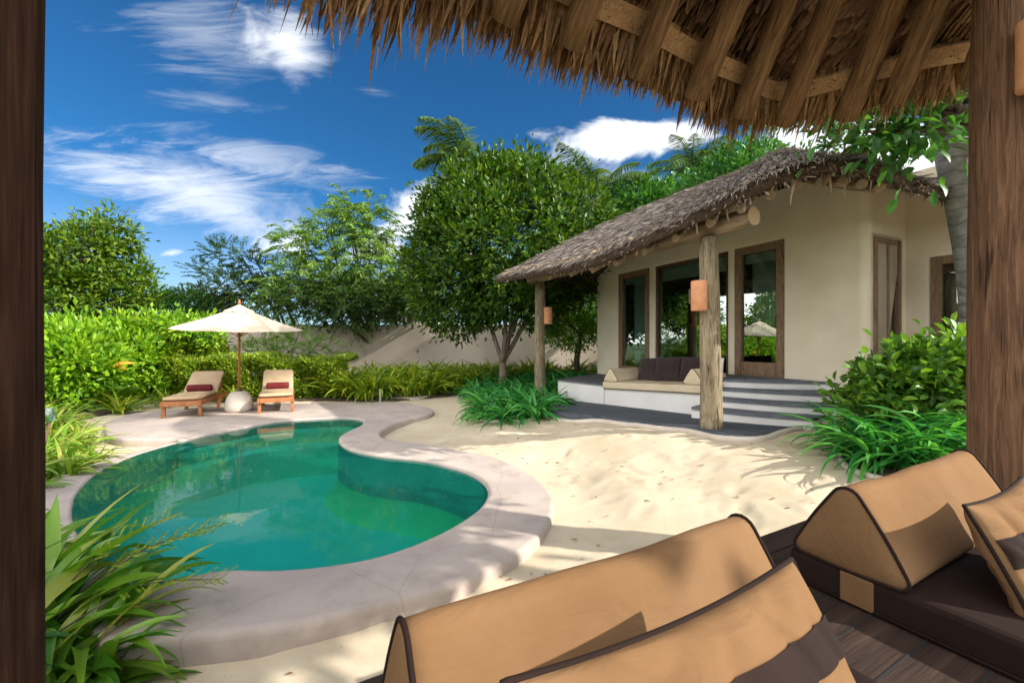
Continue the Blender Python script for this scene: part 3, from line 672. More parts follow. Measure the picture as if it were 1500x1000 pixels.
# bench plinth, deck, steps
BL = Vector((1.11, 10.4, 0)); BR = Vector((3.30, 7.33, 0))
DZ = lambda p: .20 + .18 * min(1.15, max(0, (10.4 - p.y) / 4.4))
def prism(name, loop, zb, zt, mat, parent, bev=.015):
    """loop of (x, y) with top z per corner"""
    bm = bmesh.new(); n = len(loop)
    lo = [bm.verts.new((p[0], p[1], zb(p) if callable(zb) else zb)) for p in loop]; up = [bm.verts.new((p[0], p[1], zt(p) if callable(zt) else zt)) for p in loop]
    bm.faces.new(lo[::-1]); bm.faces.new(up)
    for i in range(n): bm.faces.new((lo[i], lo[(i + 1) % n], up[(i + 1) % n], up[i]))
    bmesh.ops.recalc_face_normals(bm, faces=bm.faces[:])
    ed = [e for e in bm.edges if not (e.verts[0] in lo and e.verts[1] in lo)]
    bmesh.ops.bevel(bm, geom=ed, offset=bev, segments=3, affect='EDGES')
    o = bm_obj(name, bm, mat, parent, False); return o
def lerpB(t): return BL.lerp(BR, t)
wl0 = O + E * .02 - NN * .01; wl1 = O + E * 4.36 - NN * .01
bz = lambda t: .645 + .09 * t
mA, mB = .40, 1.03   # stretch of the bench that carries the mattress
pA, pB = lerpB(mA), lerpB(mB)
wA, wB = O + E * 1.55 - NN * .01, O + E * 4.40 - NN * .01
prism('bench_end', [BL, pA, wA, wl0 - NN * .0], -.1, lambda p: .645, M['whiteplaster'], villa, .02)
gt = Geo(); up = .008
prism('bench_board', [BL - NN * .03, pA - NN * .03, wA, wl0], lambda p: .648, lambda p: .672, M['greywood'], villa, .006)
prism('bench_plinth', [pA + E * .004, pB, wB, wA + E * .004], -.1, lambda p: .575 + .115 * max(0, min(1, (Vector((p[0], p[1], 0)) - pA).dot((pB - pA).normalized()) / (pB - pA).length)), M['whiteplaster'], villa, .025)
# deck
fe = [(.62, 8.2), (.95, 7.72), (1.56, 7.3), (2.0, 6.79), (2.50, 6.18), (2.76, 5.70), (3.02, 5.50), (3.30, 5.58), (3.82, 5.95), (4.40, 6.3)]
fe = [(p.x, p.y) for p in catmull([(*p, 0) for p in fe], 4)]
dk = fe + [(4.6, 6.6), (3.95, 7.2), (3.2, 7.5), (1.2, 10.45), (.9, 10.6)]
prism('deck', dk, lambda p: DZ(Vector((p[0], p[1], 0))) - .35, lambda p: DZ(Vector((p[0], p[1], 0))), M['deckboards'], villa, .008)
g = Geo()   # gaps between the boards
ed = (Vector(fe[24]) - Vector(fe[4])); ed = Vector((.70, -.714, 0)); nd = Vector((.714, .70, 0))
for k in range(-3, 16):
    c = Vector((2.2, 6.6, 0)) + nd * (.145 * k); run = []
    for s_ in np.linspace(-5, 3.2, 83):
        p = c + ed * s_
        if inside(dk, np.array([p.x]), np.array([p.y]))[0] : run.append(p)
    if len(run) > 2:
        V, F = [], []
        for p in (run[0], run[-1]):
            z = DZ(p) + .004; V += [(p.x - nd.x * .006, p.y - nd.y * .006, z), (p.x + nd.x * .006, p.y + nd.y * .006, z)]
        V = []; 
        for p in run: z = DZ(p) + .0035; V += [(p.x - nd.x * .006, p.y - nd.y * .006, z), (p.x + nd.x * .006, p.y + nd.y * .006, z)]
        g.add(V, [(2 * i, 2 * i + 1, 2 * i + 3, 2 * i + 2) for i in range(len(run) - 1)])
M['gap'] = surf('board_gap', [(.3, (.012, .012, .014)), (.7, (.02, .02, .022))], 5, .95, 0)
g.obj('deck_joint', M['gap'], villa)
edging([(p[0] - .03, p[1] - .05) for p in fe[2:]], 'sand_kerb', .045, 'stone', False)
# steps: white risers under dark treads
st = [((3.60, 7.50), (4.98, 6.98), .95), ((3.50, 7.32), (4.95, 6.50), .806), ((3.22, 7.18), (4.70, 6.18), .663), ((2.96, 7.06), (4.24, 6.02), .52)]
for k, (a, b, z) in enumerate(st):
    a, b = Vector((*a, 0)), Vector((*b, 0)); bk0 = O + E * (4.1 if k == 0 else 4.3) - NN * .012 * (k + 1); bk1 = O + E * 6.25 - NN * .012 * (k + 1)
    f = (b - a).normalized(); o_ = Vector((f.y, -f.x, 0))
    if o_.dot(NN) > 0: o_ = -o_
    bend = [a.lerp(b, t) + o_ * (.10 * math.sin(math.pi * t)) for t in np.linspace(0, 1, 9)]
    rise = [p - o_ * .02 for p in bend]
    # each step is only as deep as the eye meets it: it runs back under the next one
    back = [bk1 - E * .02 * k, bk0 + E * .01 * k]
    if k: back = [Vector((5.6, 6.9 - .0 * k, 0)), Vector((3.98 - .02 * k, 8.0, 0))]
    prism('step', [(p.x, p.y) for p in rise + back], .05 if k else .05, z - .045, M['whiteplaster'], villa, .012)
    prism('tread', [(p.x, p.y) for p in bend + back], z - .043 + .0005 * k, z + .001 * k, M['tread'], villa, .008)

# posts, beam, rafters of the porch
pn, pf = Vector((2.80, 6.0, DZ(Vector((2.8, 6.0, 0))))), Vector((.68, 10.43, .1))
log('post', pn - Vector((0, 0, .1)), (pn.x - .03, pn.y, 3.06), .152, .118, M['postwood'], villa, 22, .03, 16)
log('post', pf, (pf.x, pf.y, 3.05), .135, .125, M['postwood'], villa, 18, .02, 10)
bd = (pf - pn); bd.z = 0; bd.normalize()
b0 = pn - bd * .62 + Vector((.02, 0, 0)); b1 = pf + bd * .5
log('beam', (b0.x, b0.y, 3.20), (b1.x, b1.y, 3.14), .13, .115, M['beamwood'], villa, 18, .03, 12, M['tanpad'])
# the eave line and the two ridge ends
A_ = [(-.37, 10.2, 3.14), (.35, 9.0, 3.09), (1.00, 8.0, 3.05), (1.54, 7.17, 3.07), (2.10, 6.30, 3.22), (2.60, 5.50, 3.38), (2.98, 4.98, 3.53), (3.45, 4.86, 3.66), (3.92, 4.9, 3.68), (4.40, 5.02, 3.66), (5.1, 5.35, 3.62), (5.85, 5.58, 3.58), (6.4, 5.42, 3.58), (7.1, 5.4, 3.58), (8.3, 6.0, 3.5), (9.7, 7.0, 3.4)]
EV = [Vector(p) for p in catmull(A_, 8)]
R1, R3 = Vector((5.97, 9.52, 5.66)), Vector((9.0, 9.9, 5.30))
def ridge(t):   # t runs 0..1 along the eave
    k = max(0, min(1, (t - .62) / .3)); return R1.lerp(R3, k)
def roofp(t, v, lift=0.0):
    f = t * (len(EV) - 1); i = min(int(f), len(EV) - 2); e = EV[i].lerp(EV[i + 1], f - i); r = ridge(t)
    p = e.lerp(r, v); p = p + Vector((0, 0, .20 * math.sin(math.pi * v) * (1 - .8 * max(0, min(1, (t - .42) / .12))) + lift)); return p
lb = [(-.37, 10.2, 3.14), (2.2, 13.2, 3.1), (6, 16, 3.1), (11, 14.5, 3.1), (12, 10.5, 3.3), (9.7, 7.0, 3.4)]
V, F = [], []; nt_, nv_ = 90, 10
for i in range(nt_ + 1):
    for j in range(nv_ + 1): V.append(roofp(i / nt_, j / nv_))
for i in range(nt_):
    for j in range(nv_): a = i * (nv_ + 1) + j; F.append((a, a + nv_ + 1, a + nv_ + 2, a + 1))
nb = len(V)
for i in range(nt_ + 1):
    for j in (0, 1, 2): p = roofp(i / nt_, j / nv_ * 3.0, -.19 if j else -.15); V.append(p)
for i in range(nt_):
    for j in range(2): a = nb + i * 3 + j; F.append((a, a + 1, a + 4, a + 3))
    F.append((i * (nv_ + 1), nb + i * 3, nb + (i + 1) * 3, (i + 1) * (nv_ + 1)))
# back slopes, never lit up front but they close the roof
k0 = len(V); V += [R1, R3] + [Vector(p) for p in lb]
F += [(k0, k0 + 2, k0 + 3), (k0, k0 + 3, k0 + 4), (k0, k0 + 4, k0 + 1), (k0 + 1, k0 + 4, k0 + 5), (k0 + 1, k0 + 5, k0 + 6), (k0 + 1, k0 + 6, k0 + 7)]
roof = mesh_obj('roof', V, F, M['thatch_core'], villa, True)
# soffit rafters whose round butts show under the eave
for i, t in enumerate(np.linspace(.05, .60, 15)):
    p = roofp(t, .03, -.27); q = roofp(t, .36, -.36)
    log('rafter', p, q, .065, .06, M['beamwood'], villa, 12, .012, 5)
def strips(name, P, D, NV, L, W, mat, parent, seg=2, bend=None, twist=None, taper=.25, keep=None):
    """many dry leaf blades in one mesh: base point, direction, face normal, length, width"""
    n = len(P); D = unit(D); S = unit(np.cross(D, NV)); U = np.cross(S, D)
    Vs = []
    for k in range(seg + 1):
        t = k / seg; w = W * (1 - (1 - taper) * t ** 1.5) * (.7 if k == 0 else 1)
        b = (bend if bend is not None else np.zeros(n)) * t * t
        c = P + D * (L * t)[:, None] + U * (b * L)[:, None]
        s_ = S
        if twist is not None:
            a = twist * t; s_ = S * np.cos(a)[:, None] + U * np.sin(a)[:, None]
        Vs += [c - s_ * (w / 2)[:, None], c + s_ * (w / 2)[:, None]]
    V = np.stack(Vs, 1); m = 2 * (seg + 1)
    f = np.array([(2 * k, 2 * k + 1, 2 * k + 3, 2 * k + 2) for k in range(seg)])
    F = (np.arange(n)[:, None, None] * m + f[None]).reshape(-1, 4)
    return mesh_obj(name, V.reshape(-1, 3), F, mat, parent)
# thatch courses over the visible slopes
n = 44000; T = rng.uniform(0, 1, n); Vv = rng.uniform(.0, .98, n) ** 1.15
P = np.array([roofp(t, v, .02) for t, v in zip(T, Vv)]); Pd = np.array([roofp(t, max(v - .06, -.05), .03) for t, v in zip(T, Vv)]); Pe = np.array([roofp(min(t + .01, 1), v, .03) for t, v in zip(T, Vv)])
D = unit(Pd - P); Nn = unit(np.cross(unit(Pe - P), -D)); Nn[Nn[:, 2] < 0] *= -1
D = unit(D + Nn * rng.uniform(-.02, .10, n)[:, None] + np.cross(D, Nn) * rng.normal(0, .17, n)[:, None])
strips('thatch', P, D, Nn, rng.uniform(.09, .25, n), rng.uniform(.008, .023, n), M['thatch_grey'], roof, 2, rng.normal(-.05, .12, n), rng.normal(0, .5, n))
# ragged eave: a thick edge of leaf butts and loose blades hanging off it
n = 5200; T = rng.uniform(0, 1, n); U_ = rng.uniform(0, 1, n)
P = np.array([roofp(t, .015, .04 - .17 * u) for t, u in zip(T, U_)]); Pq = np.array([roofp(t, .05, .04 - .17 * u) for t, u in zip(T, U_)]); D = unit(P - Pq)
P = P - D * rng.uniform(.02, .2, n)[:, None]
D = unit(D + rng.normal(0, .28, (n, 3)) + np.array([0, 0, -.12])); NV = unit(rng.normal(0, .5, (n, 3)) + np.array([0, 0, 1]))
Lf_ = rng.uniform(.09, .23, n); Wf_ = rng.uniform(.02, .05, n); Bf_ = rng.normal(-.15, .2, n); Tf_ = rng.normal(0, .9, n)
hang = [(.435, .34), (.44, .30), (.487, .30), (.492, .34), (.525, .3), (.30, .16), (.31, .2), (.345, .22), (.37, .22), (.25, .18), (.2, .15), (.58, .2)]
P2_ = np.array([roofp(t, .02, -.12) for t, l in hang]); h_ = len(hang)
cat_ = np.concatenate
strips('eave_fringe', cat_([P, P2_]), cat_([D, np.tile([0, 0, -1.0], (h_, 1)) + rng.normal(0, .1, (h_, 3))]), cat_([NV, np.tile([-.6, -.8, .1], (h_, 1)) + rng.normal(0, .3, (h_, 3))]), cat_([Lf_, np.array([l for t, l in hang])]), cat_([Wf_, rng.uniform(.03, .05, h_)]), M['thatch_brown'], roof, 3, cat_([Bf_, rng.normal(0, .1, h_)]), cat_([Tf_, rng.normal(0, .5, h_)]))
# ---- lamps on posts: half-round terracotta shades
def post_lamp(loc, rz, label):
    t = empty('post_lamp', (0, 0, 0)); tag(t, label, 'lamp', 'terracotta lamps on the timber posts')
    V, F = lathe([(.098, 0), (.105, .01), (.105, .40), (.098, .41), (.09, .40), (.09, .01)], 28); g = Geo(); g.add(V, F); g.obj('lamp_shade', M['terracotta'], t, True)
    soft_box('wall_plate', (0, .115, .2), (.06, .03, .2), M['darkframe'], t, .005)
    g = Geo(); g.add(*lathe([(.0, .14), (.03, .15), (.035, .2), (.03, .25), (.0, .26)], 12)); g.obj('bulb', M['whitemetal'], t, True)
    t.location = loc; t.rotation_euler = (0, 0, rz); return t
post_lamp((2.565, 5.85, 2.02), R(60), 'terracotta cylinder lamp on the left of the near grey porch post')
post_lamp((.87, 10.36, 2.02), R(-80), 'small terracotta cylinder lamp on the far slim porch post by the lilies')
# ================================================================== CUSHIONS
def rtri(w, h, rb, rt, per=7, bulge=.005):
    """rounded triangle outline (c, z) seen along the bolster"""
    C = [Vector((-w / 2, 0)), Vector((w / 2, 0)), Vector((0, h))]; Rr = [rb, rb, rt]; out = []
    for i in range(3):
        p, a, b = C[i], C[i - 1], C[(i + 1) % 3]; d1, d2 = (a - p).normalized(), (b - p).normalized()
        half = d1.angle(d2) / 2; dist = Rr[i] / math.tan(half); c = p + (d1 + d2).normalized() * (Rr[i] / math.sin(half))
        s0, s1 = p + d1 * dist, p + d2 * dist; a0 = math.atan2(s0.y - c.y, s0.x - c.x); a1 = math.atan2(s1.y - c.y, s1.x - c.x)
        while a1 < a0: a1 += 2 * math.pi
        for k in range(per): a = a0 + (a1 - a0) * k / (per - 1); out.append(Vector((c.x + Rr[i] * math.cos(a), c.y + Rr[i] * math.sin(a))))
        q = C[(i + 1) % 3]
        half2 = (C[(i + 2) % 3] - q).angle(p - q) / 2; e1 = q + (p - q).normalized() * (Rr[(i + 1) % 3] / math.tan(half2))
        nn = Vector(((e1 - s1).y, -(e1 - s1).x)).normalized()
        for k in range(1, 7): t = k / 7; out.append(s1.lerp(e1, t) + nn * bulge * math.sin(math.pi * t))
    return out
def bolster_geo(L, w, h, rb=.028, rt=.046, wr=.004, seed=0, bulge=.005):
    pr = rtri(w, h, rb, rt, 7, bulge); m = len(pr); cen = Vector((0, h * .36)); V, F = [], []
    rings = [(-.016, .25), (-.013, .6), (-.006, .88), (0, 1.0)] + [(L * k / 24, 1.0) for k in range(1, 24)] + [(L, 1.0), (L + .006, .88), (L + .013, .6), (L + .016, .25)]
    for x, s in rings:
        for q in pr:
            p = cen + (q - cen) * s; f = 1 + wr * 8 * noise.noise((x * 3 + seed, p.x * 5, p.y * 5)) * (1 if 0 < x < L else .3)
            sag = wr * 1.6 * math.sin(max(0, min(1, x / L)) * math.pi)
            V.append((x, p.x * f, p.y * f - (sag if p.y > h * .5 else 0)))
    for i in range(len(rings) - 1):
        for k in range(m): F.append((i * m + k, i * m + (k + 1) % m, (i + 1) * m + (k + 1) % m, (i + 1) * m + k))
    for r_, x_ in ((0, -.017), (len(rings) - 1, L + .017)):
        c_ = len(V); V.append((x_, cen.x, cen.y))
        F += [(c_, r_ * m + k, r_ * m + (k + 1) % m) if r_ else (c_, r_ * m + (k + 1) % m, r_ * m + k) for k in range(m)]
    return V, F, pr
def frame_of(o, ux, uy, uz):
    ux, uy, uz = Vector(ux), Vector(uy), Vector(uz)
    return Matrix(((ux.x, uy.x, uz.x, o[0]), (ux.y, uy.y, uz.y, o[1]), (ux.z, uy.z, uz.z, o[2]), (0, 0, 0, 1)))
def bolster(base, ax, L, w, h, label, mat, pmat, group, pr_r=.006, rb=.028, rt=.046, seed=0, name='wedge_bolster', up=(0, 0, 1)):
    ax = Vector(ax).normalized(); up = Vector(up); side = up.cross(ax).normalized(); up = ax.cross(side)
    Mx = frame_of(base, ax, side, up); t = empty(name, base); tag(t, label, 'bolster', group)
    V, F, pr = bolster_geo(L, w, h, rb, rt, .004, seed)
    mesh_obj('cover', V, F, mat, t, True, Mx)
    for x in (0.0, L):
        g = Geo(); g.add(*loop_tube([(x, p.x * 1.006, p.y * 1.004) for p in pr], pr_r)); g.obj('piping', pmat, t, True, Mx)
    return t
def pillow_pts(a, b, T, n=44, seed=0, wr=1.0):
    U = np.linspace(-1, 1, n); pts = {}
    def P(u, v, s, lift=0.0):
        x = a * u * (1 - .075 * (1 - v * v) * abs(u) ** 3); y = b * v * (1 - .075 * (1 - u * u) * abs(v) ** 3)
        k = max(0.0, (1 - u * u) * (1 - v * v)); z = T * k ** .42
        e = min(1 - abs(u), 1 - abs(v)); ed = math.exp(-(e / .2) ** 2)
        w = noise.noise((x * 14 + seed, y * 14, seed * 1.7 + s)) * .008 - .016 * (1 - abs(noise.noise((x * 9 + y * 4 + seed, y * 5, seed + s)))) ** 6 + ed * .013 * math.sin(34 * (x if abs(v) > abs(u) else y) + 5 * noise.noise((x * 6, y * 6, seed)))
        z = s * (z + wr * w * min(1, k * 3) + lift * min(1, k * 6)); return (x, y, z)
    return P
def pillow(origin, ux, uy, a, b, T, label, mat, group=None, stripe=None, pmat=None, pr=.005, seed=0, name='scatter_cushion', cat='cushion', n=64, wr=1.0):
    ux = Vector(ux).normalized(); uy = Vector(uy); uy = (uy - ux * uy.dot(ux)).normalized(); uz = ux.cross(uy)
    Mx = frame_of(origin, ux, uy, uz); t = empty(name, origin); tag(t, label, cat, group)
    P = pillow_pts(a, b, T, n, seed, wr); U = [math.sin(k / (n - 1) * math.pi - math.pi / 2) * .35 + (k / (n - 1) * 2 - 1) * .65 for k in range(n)]; V, F = [], []
    for s in (1, -1):
        o = len(V)
        for u in U:
            for v in U: V.append(P(u, v, s))
        for i in range(n - 1):
            for j in range(n - 1):
                f = (o + i * n + j, o + (i + 1) * n + j, o + (i + 1) * n + j + 1, o + i * n + j + 1); F.append(f if s > 0 else f[::-1])
    o_ = mesh_obj('cover', V, F, mat, t, True, Mx)
    b2 = bmesh.new(); b2.from_mesh(o_.data); bmesh.ops.remove_doubles(b2, verts=b2.verts, dist=.0004); b2.to_mesh(o_.data); b2.free()
    if pmat:
        per = [(u, -1) for u in U] + [(1, v) for v in U[1:]] + [(u, 1) for u in U[::-1][1:]] + [(-1, v) for v in U[::-1][1:-1]]
        g = Geo(); g.add(*loop_tube([P(u, v, 0) for u, v in per], pr)); g.obj('piping', pmat, t, True, Mx)
    if stripe:
        v0, v1 = stripe; V, F = [], []; q = 9
        for u in U:
            for k in range(q):
                v = v0 + (v1 - v0) * k / (q - 1); x, y, z = P(max(-.985, min(.985, u)), v, 1); V.append((x, y, z + .005))
        for i in range(n - 1):
            for k in range(q - 1): F.append((i * q + k, (i + 1) * q + k, (i + 1) * q + k + 1, i * q + k + 1))
        mesh_obj('stripe', V, F, M['brown'], t, True, Mx)
    return t
SX = Vector((.879, .477, 0)).normalized(); SN = Vector((-.477, .879, 0)).normalized(); UP = Vector((0, 0, 1))
KF = .88; ZB = 1.6 - .93 * KF; ZF = ZB - .125
near0 = Vector((-.233, .91, 0)) * KF; right0 = Vector((1.368, 1.745, 0)) * KF
GRP = 'wedge bolsters of the day beds'
bolster((near0.x, near0.y, ZB), SX, 1.02, .40, .335, 'long tan wedge bolster in front, a striped cushion leaning on it, left end in shade', M['canvas'], M['brown'], GRP, .0058, seed=3)
bolster((right0.x, right0.y, ZB), SX, 1.13, .39, .335, 'tan wedge bolster beside the thick timber post, its whole triangular end showing', M['canvas'], M['brown'], GRP, .0058, seed=11)
def mat_thing(c0, L, D, label):
    t = empty('floor_mat', (c0.x, c0.y, ZF)); tag(t, label, 'mattress', 'dark floor mats of the day beds')
    Mx = frame_of((c0.x, c0.y, ZF), SX, SN, UP)
    o = soft_box('cover', (L / 2, -D / 2 + .2, .062), (L, D, .12), M['brown'], t, .02, M=Mx)
    g = Geo()
    lp = [(-.003, -D + .22), (-.003, .18)]
    V = []; 
    soft_box('strap', (.0, -.03, .061), (.01, .10, .105), M['cream'] if 0 else M['canvas'], t, .004, M=Mx)
    g = Geo(); g.add(*loop_tube([(.0, -D + .2, .012), (L, -D + .2, .012), (L, .2, .012), (0, .2, .012)], .006)); g.obj('piping', M['brown'], t, True, Mx)
    return t
mat_thing(near0 - SX * .02, 1.1, 1.9, 'dark brown floor mat under the long wedge bolster in front')
mat_thing(right0 - SX * .0, 1.25, 1.9, 'dark brown floor mat with a tan strap, under the bolster beside the post')
# the two leaning cushions
dn = Vector((.477 * .55, -.879 * .55, -.835)).normalized()
top = Vector((.283, .7225, 1.15)); a_ = .335; b_ = .26
pillow(top + dn * b_ + SN * -.0, SX, -dn, a_, b_, .085, 'plump tan cushion with a broad brown stripe leaning on the long wedge bolster in front', M['canvas'], 'striped cushions of the day beds', stripe=(.42, .64), pmat=M['brown'], pr=.0062, seed=2)
dn2 = Vector((.477 * .42, -.879 * .42, -.9)).normalized(); tl = Vector((1.447, 1.366, 1.075))
pillow(tl + SX * .30 + dn2 * .24, SX, -dn2, .30, .24, .085, 'tan cushion with brown piping leaning on the bolster beside the thick timber post', M['canvas'], 'striped cushions of the day beds', stripe=(.2, .55), pmat=M['brown'], pr=.0062, seed=8)

# ================================================================== PAVILION
pav = empty('pavilion', (1.0, 1.0, 0)); tag(pav, 'open timber pavilion with a shaggy thatched eave, round log rafters and dark boarded platform', 'pavilion')
Mp = frame_of((0, 0, 0), SX, SN, UP)
soft_box('platform', (1.0, -.45, ZF / 2 - .25), (6.4, 3.4, ZF + .5), M['floorwood'], pav, .012, M=Mp)
g = Geo()
for k in range(24):
    g.add(*box((1.0, -2.1 + .14 * k, ZF + .0015), (6.38, .005, .003)))
g.obj('board_joint', M['gap'], pav, False, Mp)
# posts
pr_ = Vector((3.235, 2.76, 0)); ppl = Vector((-1.21, .93, 0))
log('post', (pr_.x - .01, pr_.y, -.4), (pr_.x + .005, pr_.y, 4.25), .20, .192, M['bigpost'], pav, 26, .018, 22)
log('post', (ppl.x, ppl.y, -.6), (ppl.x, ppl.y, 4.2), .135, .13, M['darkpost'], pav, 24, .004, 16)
log('beam', (ppl.x - .4, ppl.y - .15, 4.08), (pr_.x + .3, pr_.y + .12, 4.08), .12, .12, M['logwood'], pav)
# eave curve (batten line), apex of the fan
CB = Vector((2.40, 3.80, 3.74))
EL = [CB + Vector((-.876, -.482, 0)) * t for t in (7.0, 5.5, 4.0, 2.6, 1.3, .5)]
ER = [CB + Vector((.885, -.466, 0)) * t for t in (.45, 1.0, 1.5)] + [Vector((4.0, 2.55, 3.74)), Vector((4.1, 1.9, 3.74))]
PE = [Vector(p) for p in catmull(EL + [CB + Vector((.0, -.03, 0))] + ER, 10)]
APX = Vector((1.9, -.4, 7.0))
cl = [0.0]
for p, q in zip(PE, PE[1:]): cl.append(cl[-1] + (q - p).length)
def eave(s):
    s = max(0, min(cl[-1] - 1e-4, s)); i = int(np.searchsorted(cl, s, 'right') - 1); i = min(i, len(PE) - 2)
    return PE[i].lerp(PE[i + 1], (s - cl[i]) / (cl[i + 1] - cl[i]))
def slope(s):   # inward and up the roof, unit
    e = eave(s); h = APX - e; h.z = 0; h.normalize(); return (h + UP * .80).normalized()
def along(s): return (eave(min(s + .05, cl[-1])) - eave(max(s - .05, 0))).normalized()
def pv(s, u, lift=0.0):
    d = slope(s); n = along(s).cross(d); n = n if n.z > 0 else -n
    return eave(s) + d * u + n * lift
def pvn(s):
    n = along(s).cross(slope(s)); return n if n.z > 0 else -n
# roof body
V, F = [], []; ns = 70; us = (-.34, 0.1, .8, 1.7, 2.2)
for i in range(ns + 1):
    s_ = cl[-1] * i / ns
    for l_ in (.07, .20):
        for u in us: V.append(pv(s_, u, l_ + .13 if u > -.3 else .22 + l_ * .3))
m = len(us)
for i in range(ns):
    for j in range(m - 1):
        a = i * 2 * m + j; F.append((a, a + 1, a + 2 * m + 1, a + 2 * m)); a += m; F.append((a, a + 2 * m, a + 2 * m + 1, a + 1))
    a = i * 2 * m; F.append((a, a + 2 * m, a + 3 * m, a + m)); a += m - 1; F.append((a, a + m, a + 3 * m, a + 2 * m))
proof = mesh_obj('roof', V, F, M['thatch_core'], pav, True)
# rafters
ends = [(-1.6, 1.98), (-.98, 2.26), (-.50, 2.40), (-.06, 2.60), (.385, 2.83), (.92, 3.15), (1.47, 3.41), (1.97, 3.68), (2.44, 3.83), (2.92, 3.73), (3.09, 3.46), (3.45, 3.2)]
for i, (x, y) in enumerate(ends):
    p = Vector((x, y, 3.55)); h = APX - p; h.z = 0; h.normalize()
    if i == 10: h = Vector((-.27, -.95, 0)).normalized()
    d = (h + UP * .80).normalized()
    r_ = .089 + .007 * math.sin(i * 2.3)
    o = log('rafter', p, p + d * 2.35, r_, r_ * .95, M['logwood'], pav, 20, .016, 14, M['cutwood'])
# batten in short lengths
seg = 7.9
bs = np.arange(.4, cl[-1] - .3, .62)
V = []
P_ = [pv(s_, .04, .075) for s_ in np.arange(.2, cl[-1] - .2, .08)]
g = Geo(); Vb, Fb = [], []
for p, s_ in zip(P_, np.arange(.2, cl[-1] - .2, .08)):
    d = slope(s_); n = pvn(s_); wv = .008 * math.sin(s_ * 5)
    for cu, cn in ((-.07, -.025), (.07, -.025), (.07, .02), (-.07, .02)): Vb.append(p + d * (cu + wv) + n * cn)
for i in range(len(P_) - 1):
    for k in range(4): a = i * 4 + k; b = i * 4 + (k + 1) % 4; Fb.append((a, b, b + 4, a + 4))
g.add(Vb, Fb); g.obj('batten', M['battenwood'], pav)
# woven underside: rows of folded blades, lapped like shingles
Pn, Dn, Nn_, Ln, Wn, Bn = [], [], [], [], [], []
for r in range(12):
    u = .10 + r * .125
    for s_ in np.arange(1.6, cl[-1] - .1, .026):
        s2 = s_ + rng.uniform(-.01, .01); d, a, n = slope(s2), along(s2), pvn(s2)
        Pn.append(pv(s2, u + .13 + rng.uniform(-.008, .008), .185 + rng.uniform(-.003, .003))); Dn.append(-d * .8 + a * (-.62 + rng.uniform(-.12, .12)) - n * .36); Nn_.append(-n + a * (.35 + rng.uniform(-.2, .2))); Ln.append(rng.uniform(.155, .175)); Wn.append(rng.uniform(.040, .052)); Bn.append(0.0)
strips('woven_thatch', np.array(Pn), np.array(Dn), np.array(Nn_), np.array(Ln), np.array(Wn), M['thatch_under'], pav, 3, np.array(Bn) + rng.normal(0, .06, len(Ln)), rng.normal(0, .25, len(Ln)), .55)
# hanging fringe
n = 4600; S_ = rng.uniform(.1, cl[-1] - .1, n); lay = rng.integers(0, 4, n)
P = np.array([pv(s_, .10 - .05 * l + .04 * random.random(), .115 + .045 * l) for s_, l in zip(S_, lay)])
Dd = np.array([-slope(s_) for s_ in S_]); Aa = np.array([along(s_) for s_ in S_]); Nz = np.array([pvn(s_) for s_ in S_])
D = Dd + np.array([0, 0, -.16]) - Nz * rng.uniform(-.02, .14, n)[:, None] + Aa * rng.normal(-.03, .13, n)[:, None]
Lf = rng.uniform(.26, .47, n) * (1.5 - .55 * np.clip((S_ - 2.0) / 4.6, 0, 1)) * (1 + .18 * np.sin(S_ * 3.1) * np.sin(S_ * 1.3))
Lf = np.where(rng.random(n) < .06, Lf * 1.25, Lf)
strips('thatch_fringe', P, D, Nz + rng.normal(0, .5, (n, 3)), Lf, np.where(rng.random(n) < .25, rng.uniform(.012, .028, n), rng.uniform(.034, .074, n)), M['thatch'], pav, 5, rng.normal(-.10, .10, n), rng.normal(0, .6, n), taper=.04)
# upper skin of blades (seen from outside)
n = 3500; S_ = rng.uniform(0, cl[-1], n); Uu = rng.uniform(-.2, 2.1, n)
Nz = np.array([pvn(s_) for s_ in S_]); P = np.array([pv(s_, u + .2, .31) for s_, u in zip(S_, Uu)]); D = np.array([-slope(s_) for s_ in S_]); D = unit(D + np.cross(D, Nz) * rng.normal(0, .15, n)[:, None] + Nz * rng.uniform(0, .1, n)[:, None])
strips('thatch', P, D, Nz, rng.uniform(.3, .55, n), rng.uniform(.02, .05, n), M['thatch_grey'], proof, 2, rng.normal(-.05, .1, n), rng.normal(0, .4, n))
post_lamp((3.13, 2.52, 3.10), R(-145), 'terracotta lamp high on the thick reddish timber post under the thatch')

